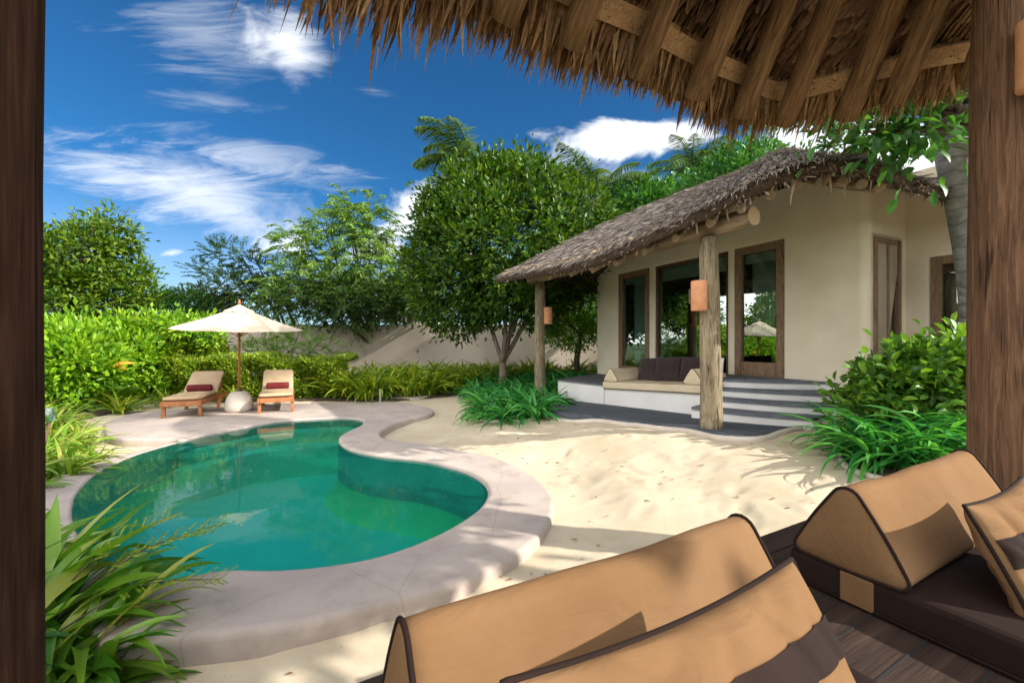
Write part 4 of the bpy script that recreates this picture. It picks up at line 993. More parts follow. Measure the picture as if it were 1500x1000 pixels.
# ================================================================== LOUNGERS, UMBRELLA, SMALL THINGS
def lounger():
    """foot end at -Y, head at +Y, origin on the ground under the middle of the foot edge"""
    t = empty('sun_lounger'); W, Ls = .72, 1.95
    for sx in (-1, 1):
        soft_box('side_rail', (sx * (W / 2 - .02), Ls / 2, .29), (.04, Ls, .10), M['teak'], t, .006)
        for y in (.10, 1.32): soft_box('leg', (sx * (W / 2 - .035), y, .135), (.065, .065, .27), M['teak'], t, .006)
    soft_box('end_rail', (0, .02, .292), (W - .085, .04, .10), M['teak'], t, .006)
    g = Geo()
    for k in range(13): g.add(*box((0, .10 + k * .098, .345), (W - .03, .07, .02)))
    g.obj('slats', M['teak'], t)
    ang = R(36); piv = Vector((0, 1.18, .36)); Mb = Matrix.Translation(piv) @ Matrix.Rotation(ang, 4, 'X')
    g = Geo()
    for sx in (-1, 1): g.add(*box((sx * (W / 2 - .05), .36, 0), (.04, .76, .04)))
    for k in range(7): g.add(*box((0, .06 + k * .105, .012), (W - .13, .07, .018)))
    g.obj('backrest', M['teak'], t, False, Mb)
    for sx in (-1, 1): soft_box('prop', (sx * (W / 2 - .06), 1.66, .34), (.03, .05, .42), M['teak'], t, .005)
    # one mattress bending at the hinge
    V, F = [], []; ns = 26; cr = []
    for k in range(20):
        a = k / 20 * 2 * math.pi; c, s = math.cos(a), math.sin(a)
        cr.append((math.copysign(abs(c) ** .35, c) * (W / 2 - .02), math.copysign(abs(s) ** .5, s) * .042))
    path = []
    for i in range(ns + 1):
        d = i / ns * 1.93 + .01
        if d < 1.17: path.append((d, .40, 0.0))
        else:
            q = d - 1.17; path.append((1.17 + q * math.cos(ang), .40 + q * math.sin(ang), ang))
    for i, (y, z, a) in enumerate(path):
        k = 1.0 if 0 < i < ns else .9; th = .5 if i in (0, ns) else (1 - .18 * (i % 5 == 0))
        for x, h in cr: V.append((x * k, y - math.sin(a) * h * th, z + math.cos(a) * h * th))
    for i in range(ns):
        for k in range(20): F.append((i * 20 + k, i * 20 + (k + 1) % 20, (i + 1) * 20 + (k + 1) % 20, (i + 1) * 20 + k))
    F += [tuple(range(20))[::-1], tuple(ns * 20 + k for k in range(20))]
    mesh_obj('mattress', V, F, M['tanpad'], t, True)
    return t
def roll():
    t = None; V, F = lathe([(0, 0), (.06, .004), (.078, .02), (.082, .08), (.083, .25), (.082, .42), (.078, .48), (.06, .496), (0, .5)], 18)
    return V, F
l1 = lounger(); l2 = copy_tree(l1)
GL = 'teak sun loungers beside the umbrella'
tag(l1, 'left teak sun lounger with cream mattress, nearest the leafy hedge', 'sun lounger', GL); l1.location = (-6.945, 8.93, 0); l1.rotation_euler = (0, 0, math.atan2(.33, .945))
tag(l2, 'teak sun lounger on the side of the umbrella base towards the villa', 'sun lounger', GL); l2.location = (-5.27, 9.52, 0); l2.rotation_euler = (0, 0, math.atan2(.45, .89))
for l, lab in ((l1, 'maroon roll pillow lying on the left sun lounger'), (l2, 'maroon roll pillow on the sun lounger towards the villa')):
    V, F = roll(); g = Geo(); Mr = Matrix.Translation(l.location) @ l.rotation_euler.to_matrix().to_4x4() @ Matrix.Translation((-.25, 1.13, .512)) @ Matrix.Rotation(math.pi / 2, 4, 'Y')
    g.add(V, F); o = g.obj('roll_pillow', M['maroon'], None, True, Mr); tag(o, lab, 'pillow', 'maroon roll pillows')
# umbrella
ub = Vector((-6.27, 9.80, 0)); um = empty('patio_umbrella', ub); tag(um, 'cream canvas umbrella with a wooden pole in a round stone base between two loungers', 'umbrella')
Mu = Matrix.Translation(ub) @ Matrix.Rotation(R(2.2), 4, 'Y') @ Matrix.Rotation(R(3.2), 4, 'X')
g = Geo(); g.add(*lathe([(.10, 0), (.24, .0), (.275, .05), (.285, .12), (.27, .22), (.235, .33), (.18, .42), (.13, .455), (.07, .465), (.06, .46)], 32, ub)); g.obj('base', M['stone'], um, True)
g = Geo(); g.add(*tube([(0, 0, .4), (0, 0, 2.40)], .026, 14)); g.obj('pole', M['teak'], um, True, Mu)
g = Geo(); g.add(*lathe([(.04, .44), (.045, .45), (.045, .54), (.035, .56)], 14)); g.obj('collar', M['darkframe'], um, True, Mu)
def canopy(r0, r1, z0, z1, sag, name, n=8, div=10, rot=.22):
    V, F = [], []
    for i in range(div + 1):
        t = i / div
        for k in range(n * 6):
            a = 2 * math.pi * k / (n * 6) + rot; w = (k % 6) / 6; poly = math.cos(math.pi / n) / math.cos((w - .5) * 2 * math.pi / n)
            r = (r0 + (r1 - r0) * t) * poly; zz = z0 + (z1 - z0) * t - sag * math.sin(math.pi * t) * (.6 + .4 * (1 - abs(2 * w - 1))) - .02 * t * math.sin(math.pi * w) * (1 if sag else 0)
            V.append((r * math.cos(a), r * math.sin(a), zz))
    m = n * 6
    for i in range(div):
        for k in range(m): F.append((i * m + k, (i + 1) * m + k, (i + 1) * m + (k + 1) % m, i * m + (k + 1) % m))
    V2 = V + [(x, y, z - .008) for x, y, z in V]; o = len(V); F2 = F + [tuple(i + o for i in f[::-1]) for f in F]
    for k in range(m): a = div * m + k; b = div * m + (k + 1) % m; F2.append((a, a + o, b + o, b))
    ob = mesh_obj(name, V2, F2, M['umbrella'], um, True, Mu)
    ob.data.set_sharp_from_angle(angle=R(7)); return ob
canopy(.28, 1.34, 2.28, 1.90, .03, 'canopy')
canopy(.02, .32, 2.44, 2.295, .012, 'vent_cap', div=4)
g = Geo(); g.add(*lathe([(.0, 2.44), (.03, 2.45), (.035, 2.48), (.02, 2.50), (.028, 2.53), (.0, 2.56)], 12)); g.obj('finial', M['teak'], um, True, Mu)
for k in range(8):
    a = 2 * math.pi * k / 8 + .22; g = Geo(); g.add(*tube([(.03 * math.cos(a), .03 * math.sin(a), 2.27), (1.29 * math.cos(a), 1.29 * math.sin(a), 1.88)], .011, 6)); g.obj('rib', M['teak'], um, False, Mu)
    g = Geo(); g.add(*tube([(.03 * math.cos(a), .03 * math.sin(a), 1.72), (.68 * math.cos(a), .68 * math.sin(a), 2.09)], .009, 6)); g.obj('strut', M['teak'], um, False, Mu)
# bench cushions of the villa
fA, fB = lerpB(mA), lerpB(mB); axb = (fB - fA); axb.z = 0; Lb = axb.length; axb.normalize(); inb = Vector((-axb.y, axb.x, 0)); inb = inb if inb.dot(NN) > 0 else -inb
t = empty('bench_mattress', (fA.x, fA.y, .58)); tag(t, 'cream mattress with thin brown piping on the villa bench', 'mattress')
tilt = math.atan2(.115, Lb); Mb = frame_of((fA.x, fA.y, .586), (axb * math.cos(tilt) + UP * math.sin(tilt)), inb, (UP * math.cos(tilt) - axb * math.sin(tilt)))
soft_box('cover', (Lb / 2 + .01, .44, .085), (Lb + .03, 1.0, .165), M['cream'], t, .035, M=Mb, seg=4)
for z in (.02, .155):
    g = Geo(); g.add(*loop_tube([(.005, -.05, z), (Lb + .015, -.05, z), (Lb + .015, .93, z), (.005, .93, z)], .006)); g.obj('piping', M['brown'], t, True, Mb)
up2 = (UP * math.cos(tilt) - axb * math.sin(tilt)); bx2 = (axb * math.cos(tilt) + UP * math.sin(tilt))
def onb(u, v, w=0): return Vector((fA.x, fA.y, .586)) + bx2 * u + inb * v + up2 * (w + .168)
bolster(onb(.20, -.02), inb, .86, .42, .30, 'cream wedge bolster at the far left end of the villa bench', M['cream'], M['brown'], 'cream wedge bolsters of the villa bench', .006, name='wedge_bolster', up=up2)
bolster(onb(Lb - .30, -.02), inb, .86, .42, .30, 'cream wedge bolster of the villa bench partly hidden behind the near grey post', M['cream'], M['brown'], 'cream wedge bolsters of the villa bench', .006, name='wedge_bolster', up=up2)
for k, (u, v, rz, lab) in enumerate(((.72, .58, -8, 'dark aubergine cushion leaning beside the far cream bolster'), (1.22, .52, 10, 'middle dark aubergine cushion overlapping its neighbours on the villa bench'), (1.72, .58, 2, 'dark aubergine cushion half hidden behind the near porch post'))):
    c = onb(u, v, .24); uy = (up2 * .95 + inb * .3).normalized(); ux = (Matrix.Rotation(R(rz), 3, 'Z') @ bx2)
    pillow(c, ux, uy, .27, .25, .08, lab, M['darkcushion'], 'dark cushions of the villa bench', seed=20 + k, n=26, wr=.8)
pillow(Vector((3.55, 7.55, 1.12)), Vector((.55, -.83, 0)), Vector((.1, .1, 1)), .2, .2, .08, 'small white cushion at the top of the steps behind the near porch post', M['whiteplaster'], None, seed=31, n=26, wr=.8)
# path light, white stone, garden torch, driftwood
pb = at(557, 589, -.02); t = empty('path_light', (pb[0], pb[1], -.1)); tag(t, 'slim white path light where the deck meets the lily border', 'path light')
g = Geo(); g.add(*lathe([(.03, -.1), (.03, .24), (.034, .245), (.034, .25)], 14, (pb[0], pb[1], 0))); g.obj('stem', M['whitemetal'], t, True)
g = Geo(); g.add(*lathe([(.028, .25), (.028, .31), (.036, .315), (.03, .335), (.0, .34)], 14, (pb[0], pb[1], 0))); g.obj('head', M['whitemetal'], t, True)
def rock(name, c, r, label, mat, seed):
    bm = bmesh.new(); bmesh.ops.create_icosphere(bm, subdivisions=4, radius=1)
    for v in bm.verts:
        d = v.co.normalized(); k = 1 + .22 * noise.noise(d * 1.3 + Vector((seed, 0, 0))) + .06 * noise.noise(d * 4 + Vector((seed, 3, 0)))
        v.co = Vector((d.x * r[0] * k, d.y * r[1] * k, d.z * r[2] * k)) + Vector(c)
    return tag(bm_obj(name, bm, mat, None, True), label, 'stone')
q = at(158, 990, -.22); rock('garden_stone', (q[0], q[1], -.22), (.14, .10, .075), 'smooth pale stone at the foot of the pool deck beside the strappy plant', M['stone'], 3)
q = at(1185, 632, .3); g = Geo(); g.add(*tube([(q[0] + .1, q[1] + .2, .26), (q[0] + .05, q[1] + .05, .32), (q[0] - .05, q[1] - .1, .33), (q[0] - .16, q[1] - .22, .27)], [.03, .05, .045, .025], 10, jit=.15)); tag(g.obj('driftwood', M['stone'], None, True), 'short piece of pale driftwood at the right corner of the villa deck', 'driftwood')
tq = Vector((-6.42, 5.75, -.25)); t = empty('garden_torch', tq); tag(t, 'thin dark garden torch with a glass chimney among the yellowing lilies', 'torch')
g = Geo(); g.add(*tube([tq, tq + Vector((.14, .05, .75))], .016, 8)); g.obj('stake', M['darkframe'], t, True)
g = Geo(); g.add(*lathe([(.03, .0), (.05, .03), (.055, .12), (.04, .2), (.036, .2), (.05, .12), (.045, .03), (.0, .005)], 14, tq + Vector((.14, .05, .75)))); g.obj('chimney', M['glass'], t, True)
# ================================================================== PLANTS
SHAPES = {
 'dia': (np.array([(0, 0, 0), (.45, -.5, .12), (1, 0, 0), (.45, .5, .12)]), np.array([(0, 1, 2), (0, 2, 3)])),
 'hex': (np.array([(0, 0, 0), (.3, -.42, .10), (.32, 0, 0), (.3, .42, .10), (.68, -.42, .06), (.7, 0, -.03), (.68, .42, .06), (1, 0, -.14)]),
         np.array([(0, 2, 1), (0, 3, 2), (1, 2, 5), (1, 5, 4), (2, 3, 6), (2, 6, 5), (4, 5, 7), (5, 6, 7)])),
}
def leaves(P, D, NV, L, W, shape='dia'):
    """leaf blades: base P, direction D, upper side NV"""
    D = unit(D); S = unit(np.cross(D, NV)); U = np.cross(S, D); sv, sf = SHAPES[shape]
    V = P[:, None] + D[:, None] * (sv[None, :, 0:1] * L[:, None, None]) + S[:, None] * (sv[None, :, 1:2] * W[:, None, None]) + U[:, None] * (sv[None, :, 2:3] * L[:, None, None])
    F = np.arange(len(P))[:, None, None] * len(sv) + sf[None]
    return V.reshape(-1, 3), F.reshape(-1, 3)
def sphere_dirs(r, n): return unit(r.normal(0, 1, (n, 3)))
def crown(r, blobs, ncl, per, L, W, spread=.16, shape='dia', up=.35, fill=.35, jitter=.6, size=.3, droop=0.0, low=None, taper=.0):
    """leaf clusters on and in a union of ellipsoids: (cx,cy,cz,rx,ry,rz)"""
    B = np.array(blobs, float); w = (B[:, 3] * B[:, 4] + B[:, 4] * B[:, 5] + B[:, 3] * B[:, 5]); w /= w.sum()
    C, Od = [], []; tries = 0
    while len(C) < ncl and tries < 40:
        tries += 1; k = r.choice(len(B), ncl, p=w); d = sphere_dirs(r, ncl); rad = np.where(r.random(ncl) < fill, r.uniform(.35, .9, ncl), r.uniform(.86, 1.10, ncl))
        p = B[k, :3] + d * B[k, 3:] * rad[:, None]; ok = np.ones(ncl, bool)
        q = ((p[:, None] - B[None, :, :3]) / B[None, :, 3:]); dd = np.linalg.norm(q, axis=2); dd[np.arange(ncl), k] = 9
        ok &= (dd.min(1) > .55) | (r.random(ncl) < .12)
        if low is not None: ok &= p[:, 2] > low
        o = unit(d / B[k, 3:])
        for i in np.nonzero(ok)[0]: C.append(p[i]); Od.append(o[i])
    C = np.array(C[:ncl]); Od = np.array(Od[:ncl]); m = len(C)
    sz = np.clip(r.normal(1, size, m), .45, 1.8)
    P = np.repeat(C, per, 0); O2 = np.repeat(Od, per, 0); z = np.repeat(sz, per)
    off = r.normal(0, 1, (m * per, 3)) * spread * z[:, None]; P = P + off
    D = unit(O2 * .8 + unit(off) * jitter + r.normal(0, .35, P.shape) + np.array([0, 0, up - droop]))
    NV = unit(np.array([0, 0, 1.0]) + O2 * .5 + r.normal(0, .45, P.shape))
    n = len(P); return leaves(P, D, NV, L * r.uniform(.6, 1.25, n), W * r.uniform(.7, 1.25, n), shape)
def limbs(base, tips, r0, g, forks=(.45, .75), wob=.12, seed=1):
    rr = random.Random(seed); base = Vector(base)
    for tp in tips:
        tp = Vector(tp); mid = [base.lerp(tp, k) + Vector((rr.uniform(-1, 1), rr.uniform(-1, 1), rr.uniform(-.3, 1))) * wob * (tp - base).length * .5 for k in (.3, .6, .82)]
        pts = catmull([base] + mid + [tp], 4); n = len(pts); g.add(*tube(pts, [r0 * (1 - .85 * i / (n - 1)) for i in range(n)], 7))
        for f in forks:
            p = pts[int(f * (n - 1))]; e = p + (tp - base).normalized() * .5 * (tp - base).length * .6 + Vector((rr.uniform(-1, 1), rr.uniform(-1, 1), rr.uniform(0, 1))) * .28 * (tp - base).length
            q = catmull([p, p.lerp(e, .5) + Vector((0, 0, .06)), e], 3); g.add(*tube(q, [r0 * .42 * (1 - .8 * i / (len(q) - 1)) for i in range(len(q))], 5))
def tree(name, label, cat, base, trunk, blobs, mat, bark, ncl, per, L, W, r0=.12, seed=1, group=None, tips=None, **kw):
    r = np.random.default_rng(seed); t = empty(name, base); tag(t, label, cat, group)
    g = Geo(); tp = [Vector(p) for p in trunk]; pts = catmull(tp, 5); n = len(pts)
    g.add(*tube(pts, [r0 * (1.25 - .5 * i / (n - 1)) if i else r0 * 1.5 for i in range(n)], 10, jit=.08))
    limbs(tp[-1], [Vector(b[:3]) + Vector((0, 0, b[5] * .3)) for b in (tips or blobs)], r0 * .6, g, seed=seed)
    g.obj('trunk', bark, t, True)
    V, F = crown(r, blobs, ncl, per, L, W, **kw); mesh_obj('crown', V, F, mat, t)
    return t
# ---- big rounded tree
Yt = 13.0
def bb(px, py, rx, rz, ry=None, Y=Yt, dy=0.0):
    k = (Y + dy) / 625.0; return ((px - 750) * k, Y + dy, EYE + (500 - py) * k, rx * k, (ry or rx) * k, rz * k)
big = [bb(745, 360, 120, 110), bb(668, 400, 68, 90), bb(640, 370, 40, 45), bb(700, 295, 60, 52), bb(765, 285, 60, 50), bb(685, 268, 34, 32), bb(830, 315, 62, 55), bb(868, 330, 36, 34), bb(825, 285, 32, 30), bb(745, 415, 90, 44), bb(665, 422, 50, 32), bb(800, 415, 58, 44), bb(715, 455, 40, 14), bb(795, 450, 36, 20), bb(850, 390, 42, 46), bb(735, 258, 30, 24), bb(640, 320, 30, 32)]
bx, by = (737 - 750) / 625 * Yt, Yt
t = tree('broadleaf_tree', 'big round dark green tree with a forked pale trunk in front of the garden wall', 'tree', (bx, by, 0), [(bx, by, -.1), (bx, by, .55), (bx - .02, by, .95)], big, M['lf_tree'], M['palebark'], 1350, 36, .18, .09, .13, 5, spread=.16, fill=.52, size=.5, jitter=1.3,
         tips=[big[1], big[0], big[9], big[11], big[6]])
# ---- trees behind the villa and beyond the wall
def bbs(Y, l): return [bb(*b, Y=Y) for b in l]
bl = bbs(15.5, [(850, 440, 55, 45), (835, 480, 42, 26), (885, 455, 34, 44), (800, 450, 30, 40)])
tree('broadleaf_tree', 'bright green tree with a dark stem between the far porch post and the villa', 'tree', (2.6, 15.5, 0), [(2.4, 15.5, -.1), (2.35, 15.5, .9), (2.5, 15.5, 1.8)], bl, M['lf_bright'], M['bark'], 420, 26, .16, .07, .11, 11, spread=.16)
bl = bbs(19, [(940, 310, 50, 34), (980, 293, 34, 20), (905, 318, 26, 34), (960, 330, 60, 40), (1010, 300, 40, 36), (930, 360, 50, 50)])
tree('broadleaf_tree', 'leafy deep green tree rising behind the left slope of the villa roof', 'tree', (6.1, 19, 0), [(6.1, 19, -.3), (6, 19, 2), (6.1, 19, 4.2)], bl, M['lf_deep'], M['bark'], 430, 28, .24, .13, .2, 12, spread=.2, jitter=1.3)
bl = bbs(15.2, [(1080, 232, 30, 20), (1055, 250, 24, 20), (1115, 224, 26, 22), (1230, 207, 22, 16), (1290, 224, 26, 16), (1085, 268, 60, 30), (1040, 285, 40, 24), (1150, 260, 50, 28)])
tree('broadleaf_tree', 'green tree showing above the villa roof ridge just under the thatched eave', 'tree', (9, 15.4, 0), [(9, 15.4, -.3), (8.9, 15.3, 3), (8.7, 15.2, 5.4)], bl, M['lf_deep'], M['bark'], 330, 26, .19, .09, .2, 13, spread=.16)
# left ficus-like tree
bl = bbs(15, [(120, 390, 50, 50), (90, 370, 34, 32), (150, 360, 38, 34), (172, 340, 22, 26), (140, 340, 18, 14), (180, 395, 30, 22), (75, 420, 46, 54), (150, 430, 48, 36), (195, 432, 30, 24), (40, 390, 50, 60), (110, 450, 70, 36), (212, 440, 16, 14)])
tree('broadleaf_tree', 'fresh green tree beside the dark left post, standing above the hedge', 'tree', (-14.5, 15, 0), [(-15, 15, -.2), (-15, 15, 1.4), (-15.2, 15, 2.4)], bl, M['lf_ficus'], M['bark'], 470, 32, .21, .10, .15, 14, spread=.15, jitter=1.6, size=.5, up=.15)
# ---- feathery trees: drooping sprays of fine leaflets
def feathery(name, label, base, blobs, mat, nsp, L, W, per=26, seed=1, spl=.8, droop=.5, bark='bark', r0=.09, group=None, stems=5):
    r = np.random.default_rng(seed); t = empty(name, base); tag(t, label, 'tree' if 'tree' in name else 'bamboo', group)
    B = np.array(blobs); g = Geo(); rr = random.Random(seed)
    for k in range(stems):
        b = B[rr.randrange(len(B))]; tip = Vector((b[0], b[1], b[2] + b[5] * .9)); st = Vector(base) + Vector((rr.uniform(-.4, .4), rr.uniform(-.3, .3), -.2))
        pts = catmull([st, st.lerp(tip, .4) + Vector((0, 0, .5)), st.lerp(tip, .8) + Vector((0, 0, .2)), tip], 5); n = len(pts); g.add(*tube(pts, [r0 * (1 - .88 * i / (n - 1)) for i in range(n)], 7))
    g.obj('trunk', M[bark], t, True)
    w = B[:, 3] * B[:, 5]; w /= w.sum(); k = r.choice(len(B), nsp, p=w); d = sphere_dirs(r, nsp); rad = r.uniform(.25, 1.0, nsp) ** .6
    C = B[k, :3] + d * B[k, 3:] * rad[:, None]; H = unit(d * np.array([1, 1, .5]) + r.normal(0, .4, (nsp, 3)) + np.array([0, 0, .45]))
    tt = np.linspace(.05, 1, per); ls = spl * r.uniform(.6, 1.3, nsp)
    P = C[:, None] + H[:, None] * (ls[:, None] * tt[None])[..., None] + np.array([0, 0, -1.0]) * (droop * ls[:, None] * tt[None] ** 2)[..., None]
    T = unit(H[:, None] - np.array([0, 0, 2.0]) * (droop * tt[None])[..., None])
    S = unit(np.cross(T, np.array([0, 0, 1.0]))); sg = np.where(np.arange(per) % 2 == 0, 1.0, -1.0)
    D = S * sg[None, :, None] * .8 + T * .7 + r.normal(0, .18, T.shape) + np.array([0, 0, -.25])
    n = nsp * per; NV = unit(r.normal(0, .4, (n, 3)) + np.array([0, 0, 1]))
    V, F = leaves(P.reshape(-1, 3), D.reshape(-1, 3), NV, L * r.uniform(.6, 1.2, n), W * r.uniform(.8, 1.2, n)); mesh_obj('crown', V, F, mat, t)
    return t
feathery('feathery_tree', 'tall pale feathery bamboo like tree with loose tops above the garden wall', (-6.4, 20.2, 0), bbs(18.9, [(510, 400, 52, 80), (540, 350, 34, 62), (470, 370, 38, 50), (430, 360, 22, 34), (505, 305, 12, 34), (470, 335, 14, 34), (560, 400, 44, 50), (455, 420, 60, 46), (545, 440, 50, 40), (522, 330, 26, 40)]), M['lf_bamboo'], 900, .26, .052, 24, 21, .9, .5, stems=9)
feathery('feathery_tree', 'flat topped dark feathery tree behind the umbrella', (-9.9, 20.4, 0), bbs(19.6, [(345, 372, 40, 12), (375, 392, 32, 12), (320, 400, 34, 12), (350, 420, 60, 16), (400, 425, 40, 18), (300, 432, 34, 12), (390, 434, 60, 14)]), M['lf_fern'], 620, .14, .034, 34, 22, .6, .15, stems=6)
feathery('feathery_tree', 'dark drooping feathery tree spilling over the top of the garden wall', (-4.6, 19.6, 0), bbs(17.3, [(470, 440, 60, 20), (530, 445, 60, 20), (590, 440, 45, 28), (505, 466, 30, 12), (600, 456, 30, 10), (420, 438, 40, 14), (560, 430, 40, 30), (610, 430, 26, 30), (560, 466, 36, 8), (450, 440, 60, 34), (510, 430, 60, 34)]), M['lf_fern'], 900, .16, .045, 30, 23, .6, .4, stems=7)
feathery('wispy_shrub', 'wispy light green feathery shrub in front of the wall beside the umbrella', (-7.3, 14.2, 0), bbs(14.0, [(405, 520, 46, 26), (440, 505, 34, 26), (380, 515, 30, 22), (470, 520, 30, 22), (425, 540, 60, 16)]), M['lf_bamboo'], 330, .12, .02, 26, 24, .45, .3, r0=.02, stems=9)
feathery('wispy_shrub', 'single thin feathery sapling against the wall left of the umbrella pole', (-9.1, 14.6, 0), bbs(14.6, [(322, 520, 12, 30), (318, 545, 12, 16)]), M['lf_fern'], 30, .12, .024, 24, 25, .35, .3, r0=.012, stems=3)
bl = bbs(21, [(275, 445, 40, 14), (240, 455, 30, 14), (330, 455, 40, 16), (600, 420, 30, 36), (585, 440, 30, 30), (640, 460, 30, 20)])
tree('broadleaf_tree', 'low dark tree line shrub peeping over the wall between the trees', 'tree', (-14.5, 21, 0), [(-14.5, 21, 0), (-14.5, 21, 1.5), (-14.5, 21, 2.4)], bl[:3], M['lf_deep'], M['bark'], 200, 24, .24, .09, .1, 15)
tree('broadleaf_tree', 'dark green tree behind the wall to the left of the big round tree', 'tree', (-5, 20, 0), [(-5, 20, 0), (-5, 20, 1.5), (-5, 20, 2.4)], bl[3:], M['lf_tree'], M['bark'], 220, 24, .22, .09, .1, 16)

# ---- palms
def palm(label, base, topz, lean, nf, fl, seed, hang=.6, r0=.16, dirs=None):
    r = random.Random(seed); base = Vector(base); top = Vector((base.x + lean[0], base.y + lean[1], topz)); t = empty('coconut_palm', base); tag(t, label, 'palm tree', 'coconut palms')
    pts = catmull([base, base.lerp(top, .35) + Vector((lean[0] * .12, 0, 0)), base.lerp(top, .7) + Vector((lean[0] * .05, 0, 0)), top], 8); n = len(pts)
    g = Geo(); g.add(*tube(pts, [r0 * (1.3 if i == 0 else 1.1 - .35 * i / (n - 1)) for i in range(n)], 16)); g.obj('trunk', M['palmbark'], t, True)
    PP, DD, NV_, LL, WW = [], [], [], [], []; gr = Geo()
    for k in range(nf):
        a = (dirs[k % len(dirs)] if dirs else 2 * math.pi * k / nf + r.uniform(-.25, .25)); el = r.uniform(.15, 1.15); h = Vector((math.cos(a), math.sin(a), 0)); L = fl * r.uniform(.8, 1.1)
        cv = []
        for i in range(15):
            s = i / 14; e = el - hang * 2.1 * s * s; cv.append((h * math.cos(e) + UP * math.sin(e)))
        p = top.copy(); path = [p.copy()]
        for d in cv[1:]: p = p + d * (L / 14); path.append(p.copy())
        gr.add(*tube(path, [.03 * (1 - .85 * i / 14) for i in range(15)], 5))
        side = h.cross(UP)
        for j in range(56):
            s = .10 + .9 * j / 55; f = s * 14; i = min(int(f), 13); q = path[i].lerp(path[i + 1], f - i); td = (path[i + 1] - path[i]).normalized()
            for sg in (-1, 1):
                PP.append(q); DD.append(td * .75 + side * sg * .9 + Vector((0, 0, -.25 - .3 * r.random())) + Vector((r.gauss(0, .08), r.gauss(0, .08), r.gauss(0, .08)))); NV_.append(UP + side * sg * .3); LL.append(fl * .30 * (math.sin(math.pi * min(1, s * .85 + .12)) ** .6) * r.uniform(.85, 1.1)); WW.append(.075)
    gr.obj('frond_stalk', M['lf_palm'], t, True)
    strips('frond', np.array(PP), np.array(DD), np.array(NV_), np.array(LL), np.array(WW), M['lf_palm'], t, 2, -np.ones(len(LL)) * .25, None, .1)
    return t
palm('coconut palm whose fronds spray out above the top left of the big round tree', (-2.2, 20, 0), 9.8, (.35, 0), 17, 3.5, 41)
palm('coconut palm with upswept fronds right of the big round tree', (3.6, 20.5, 0), 8.5, (.35, 0), 15, 3.3, 42, hang=.42)
palm('distant coconut palm peeping over the villa roof', (12.0, 27, 0), 12.4, (-.6, 0), 14, 3.2, 43)
# leaning trunk beside the big post
cp = empty('coconut_palm', (6.35, 5.75, .3))
tag(cp, 'grey ringed palm trunk leaning just behind the thick timber post', 'palm tree', 'coconut palms')
pts = catmull([(6.48, 5.75, .1), (6.30, 5.7, 1.3), (6.09, 5.6, 2.5), (5.88, 5.55, 3.4), (5.64, 5.5, 4.3), (5.46, 5.4, 5.6), (5.4, 5.3, 7.4)], 8); n = len(pts)
g = Geo(); g.add(*tube(pts, [.235 if i < 3 else .205 - .045 * i / (n - 1) for i in range(n)], 20)); g.obj('trunk', M['palmbark'], cp, True)
tp = Vector(pts[-1]); PP, DD, NV_, LL = [], [], [], []; gr = Geo(); rr = random.Random(5)
for k in range(12):
    a = 2 * math.pi * k / 12 + rr.uniform(-.2, .2); h = Vector((math.cos(a), math.sin(a), 0)); el = rr.uniform(.2, 1.2); p = tp.copy(); path = [p.copy()]
    for i in range(1, 13):
        e = el - 1.3 * (i / 12) ** 2; p = p + (h * math.cos(e) + UP * math.sin(e)) * .23; path.append(p.copy())
    gr.add(*tube(path, [.03 * (1 - .85 * i / 12) for i in range(13)], 5)); side = h.cross(UP)
    for j in range(50):
        s = .12 + .88 * j / 49; f = s * 12; i = min(int(f), 11); q = path[i].lerp(path[i + 1], f - i); td = (path[i + 1] - path[i]).normalized()
        for sg in (-1, 1): PP.append(q); DD.append(td * .75 + side * sg * .9 + Vector((0, 0, -.4))); NV_.append(UP); LL.append(.75 * math.sin(math.pi * min(1, s * .85 + .12)) ** .6)
gr.obj('frond_stalk', M['lf_palm'], cp, True)
strips('frond', np.array(PP), np.array(DD), np.array(NV_), np.array(LL), np.full(len(LL), .045), M['lf_palm'], cp, 2, -np.full(len(LL), .25), None, .1)
# dark large-leaved tree in the upper right corner
bl = bbs(4.5, [(1300, 186, 50, 16), (1345, 200, 18, 22), (1335, 170, 30, 22), (1268, 196, 22, 9), (1235, 172, 36, 12)]) + [(5.5, 4.6, 4.75, .7, .6, .5), (4.7, 4.7, 4.9, .6, .5, .42), (6.2, 4.6, 5.2, .9, .8, .6), (5.2, 4.3, 5.4, .8, .7, .5)]
tree('almond_tree', 'dark large leaved tree hanging over the right end of the villa roof', 'tree', (7.6, 5.0, .3), [(7.6, 5, .1), (7.5, 5, 2.2), (7.0, 4.9, 3.9)], bl, M['lf_deep'], M['bark'], 250, 14, .17, .085, .13, 31, spread=.14, shape='hex', droop=.35)

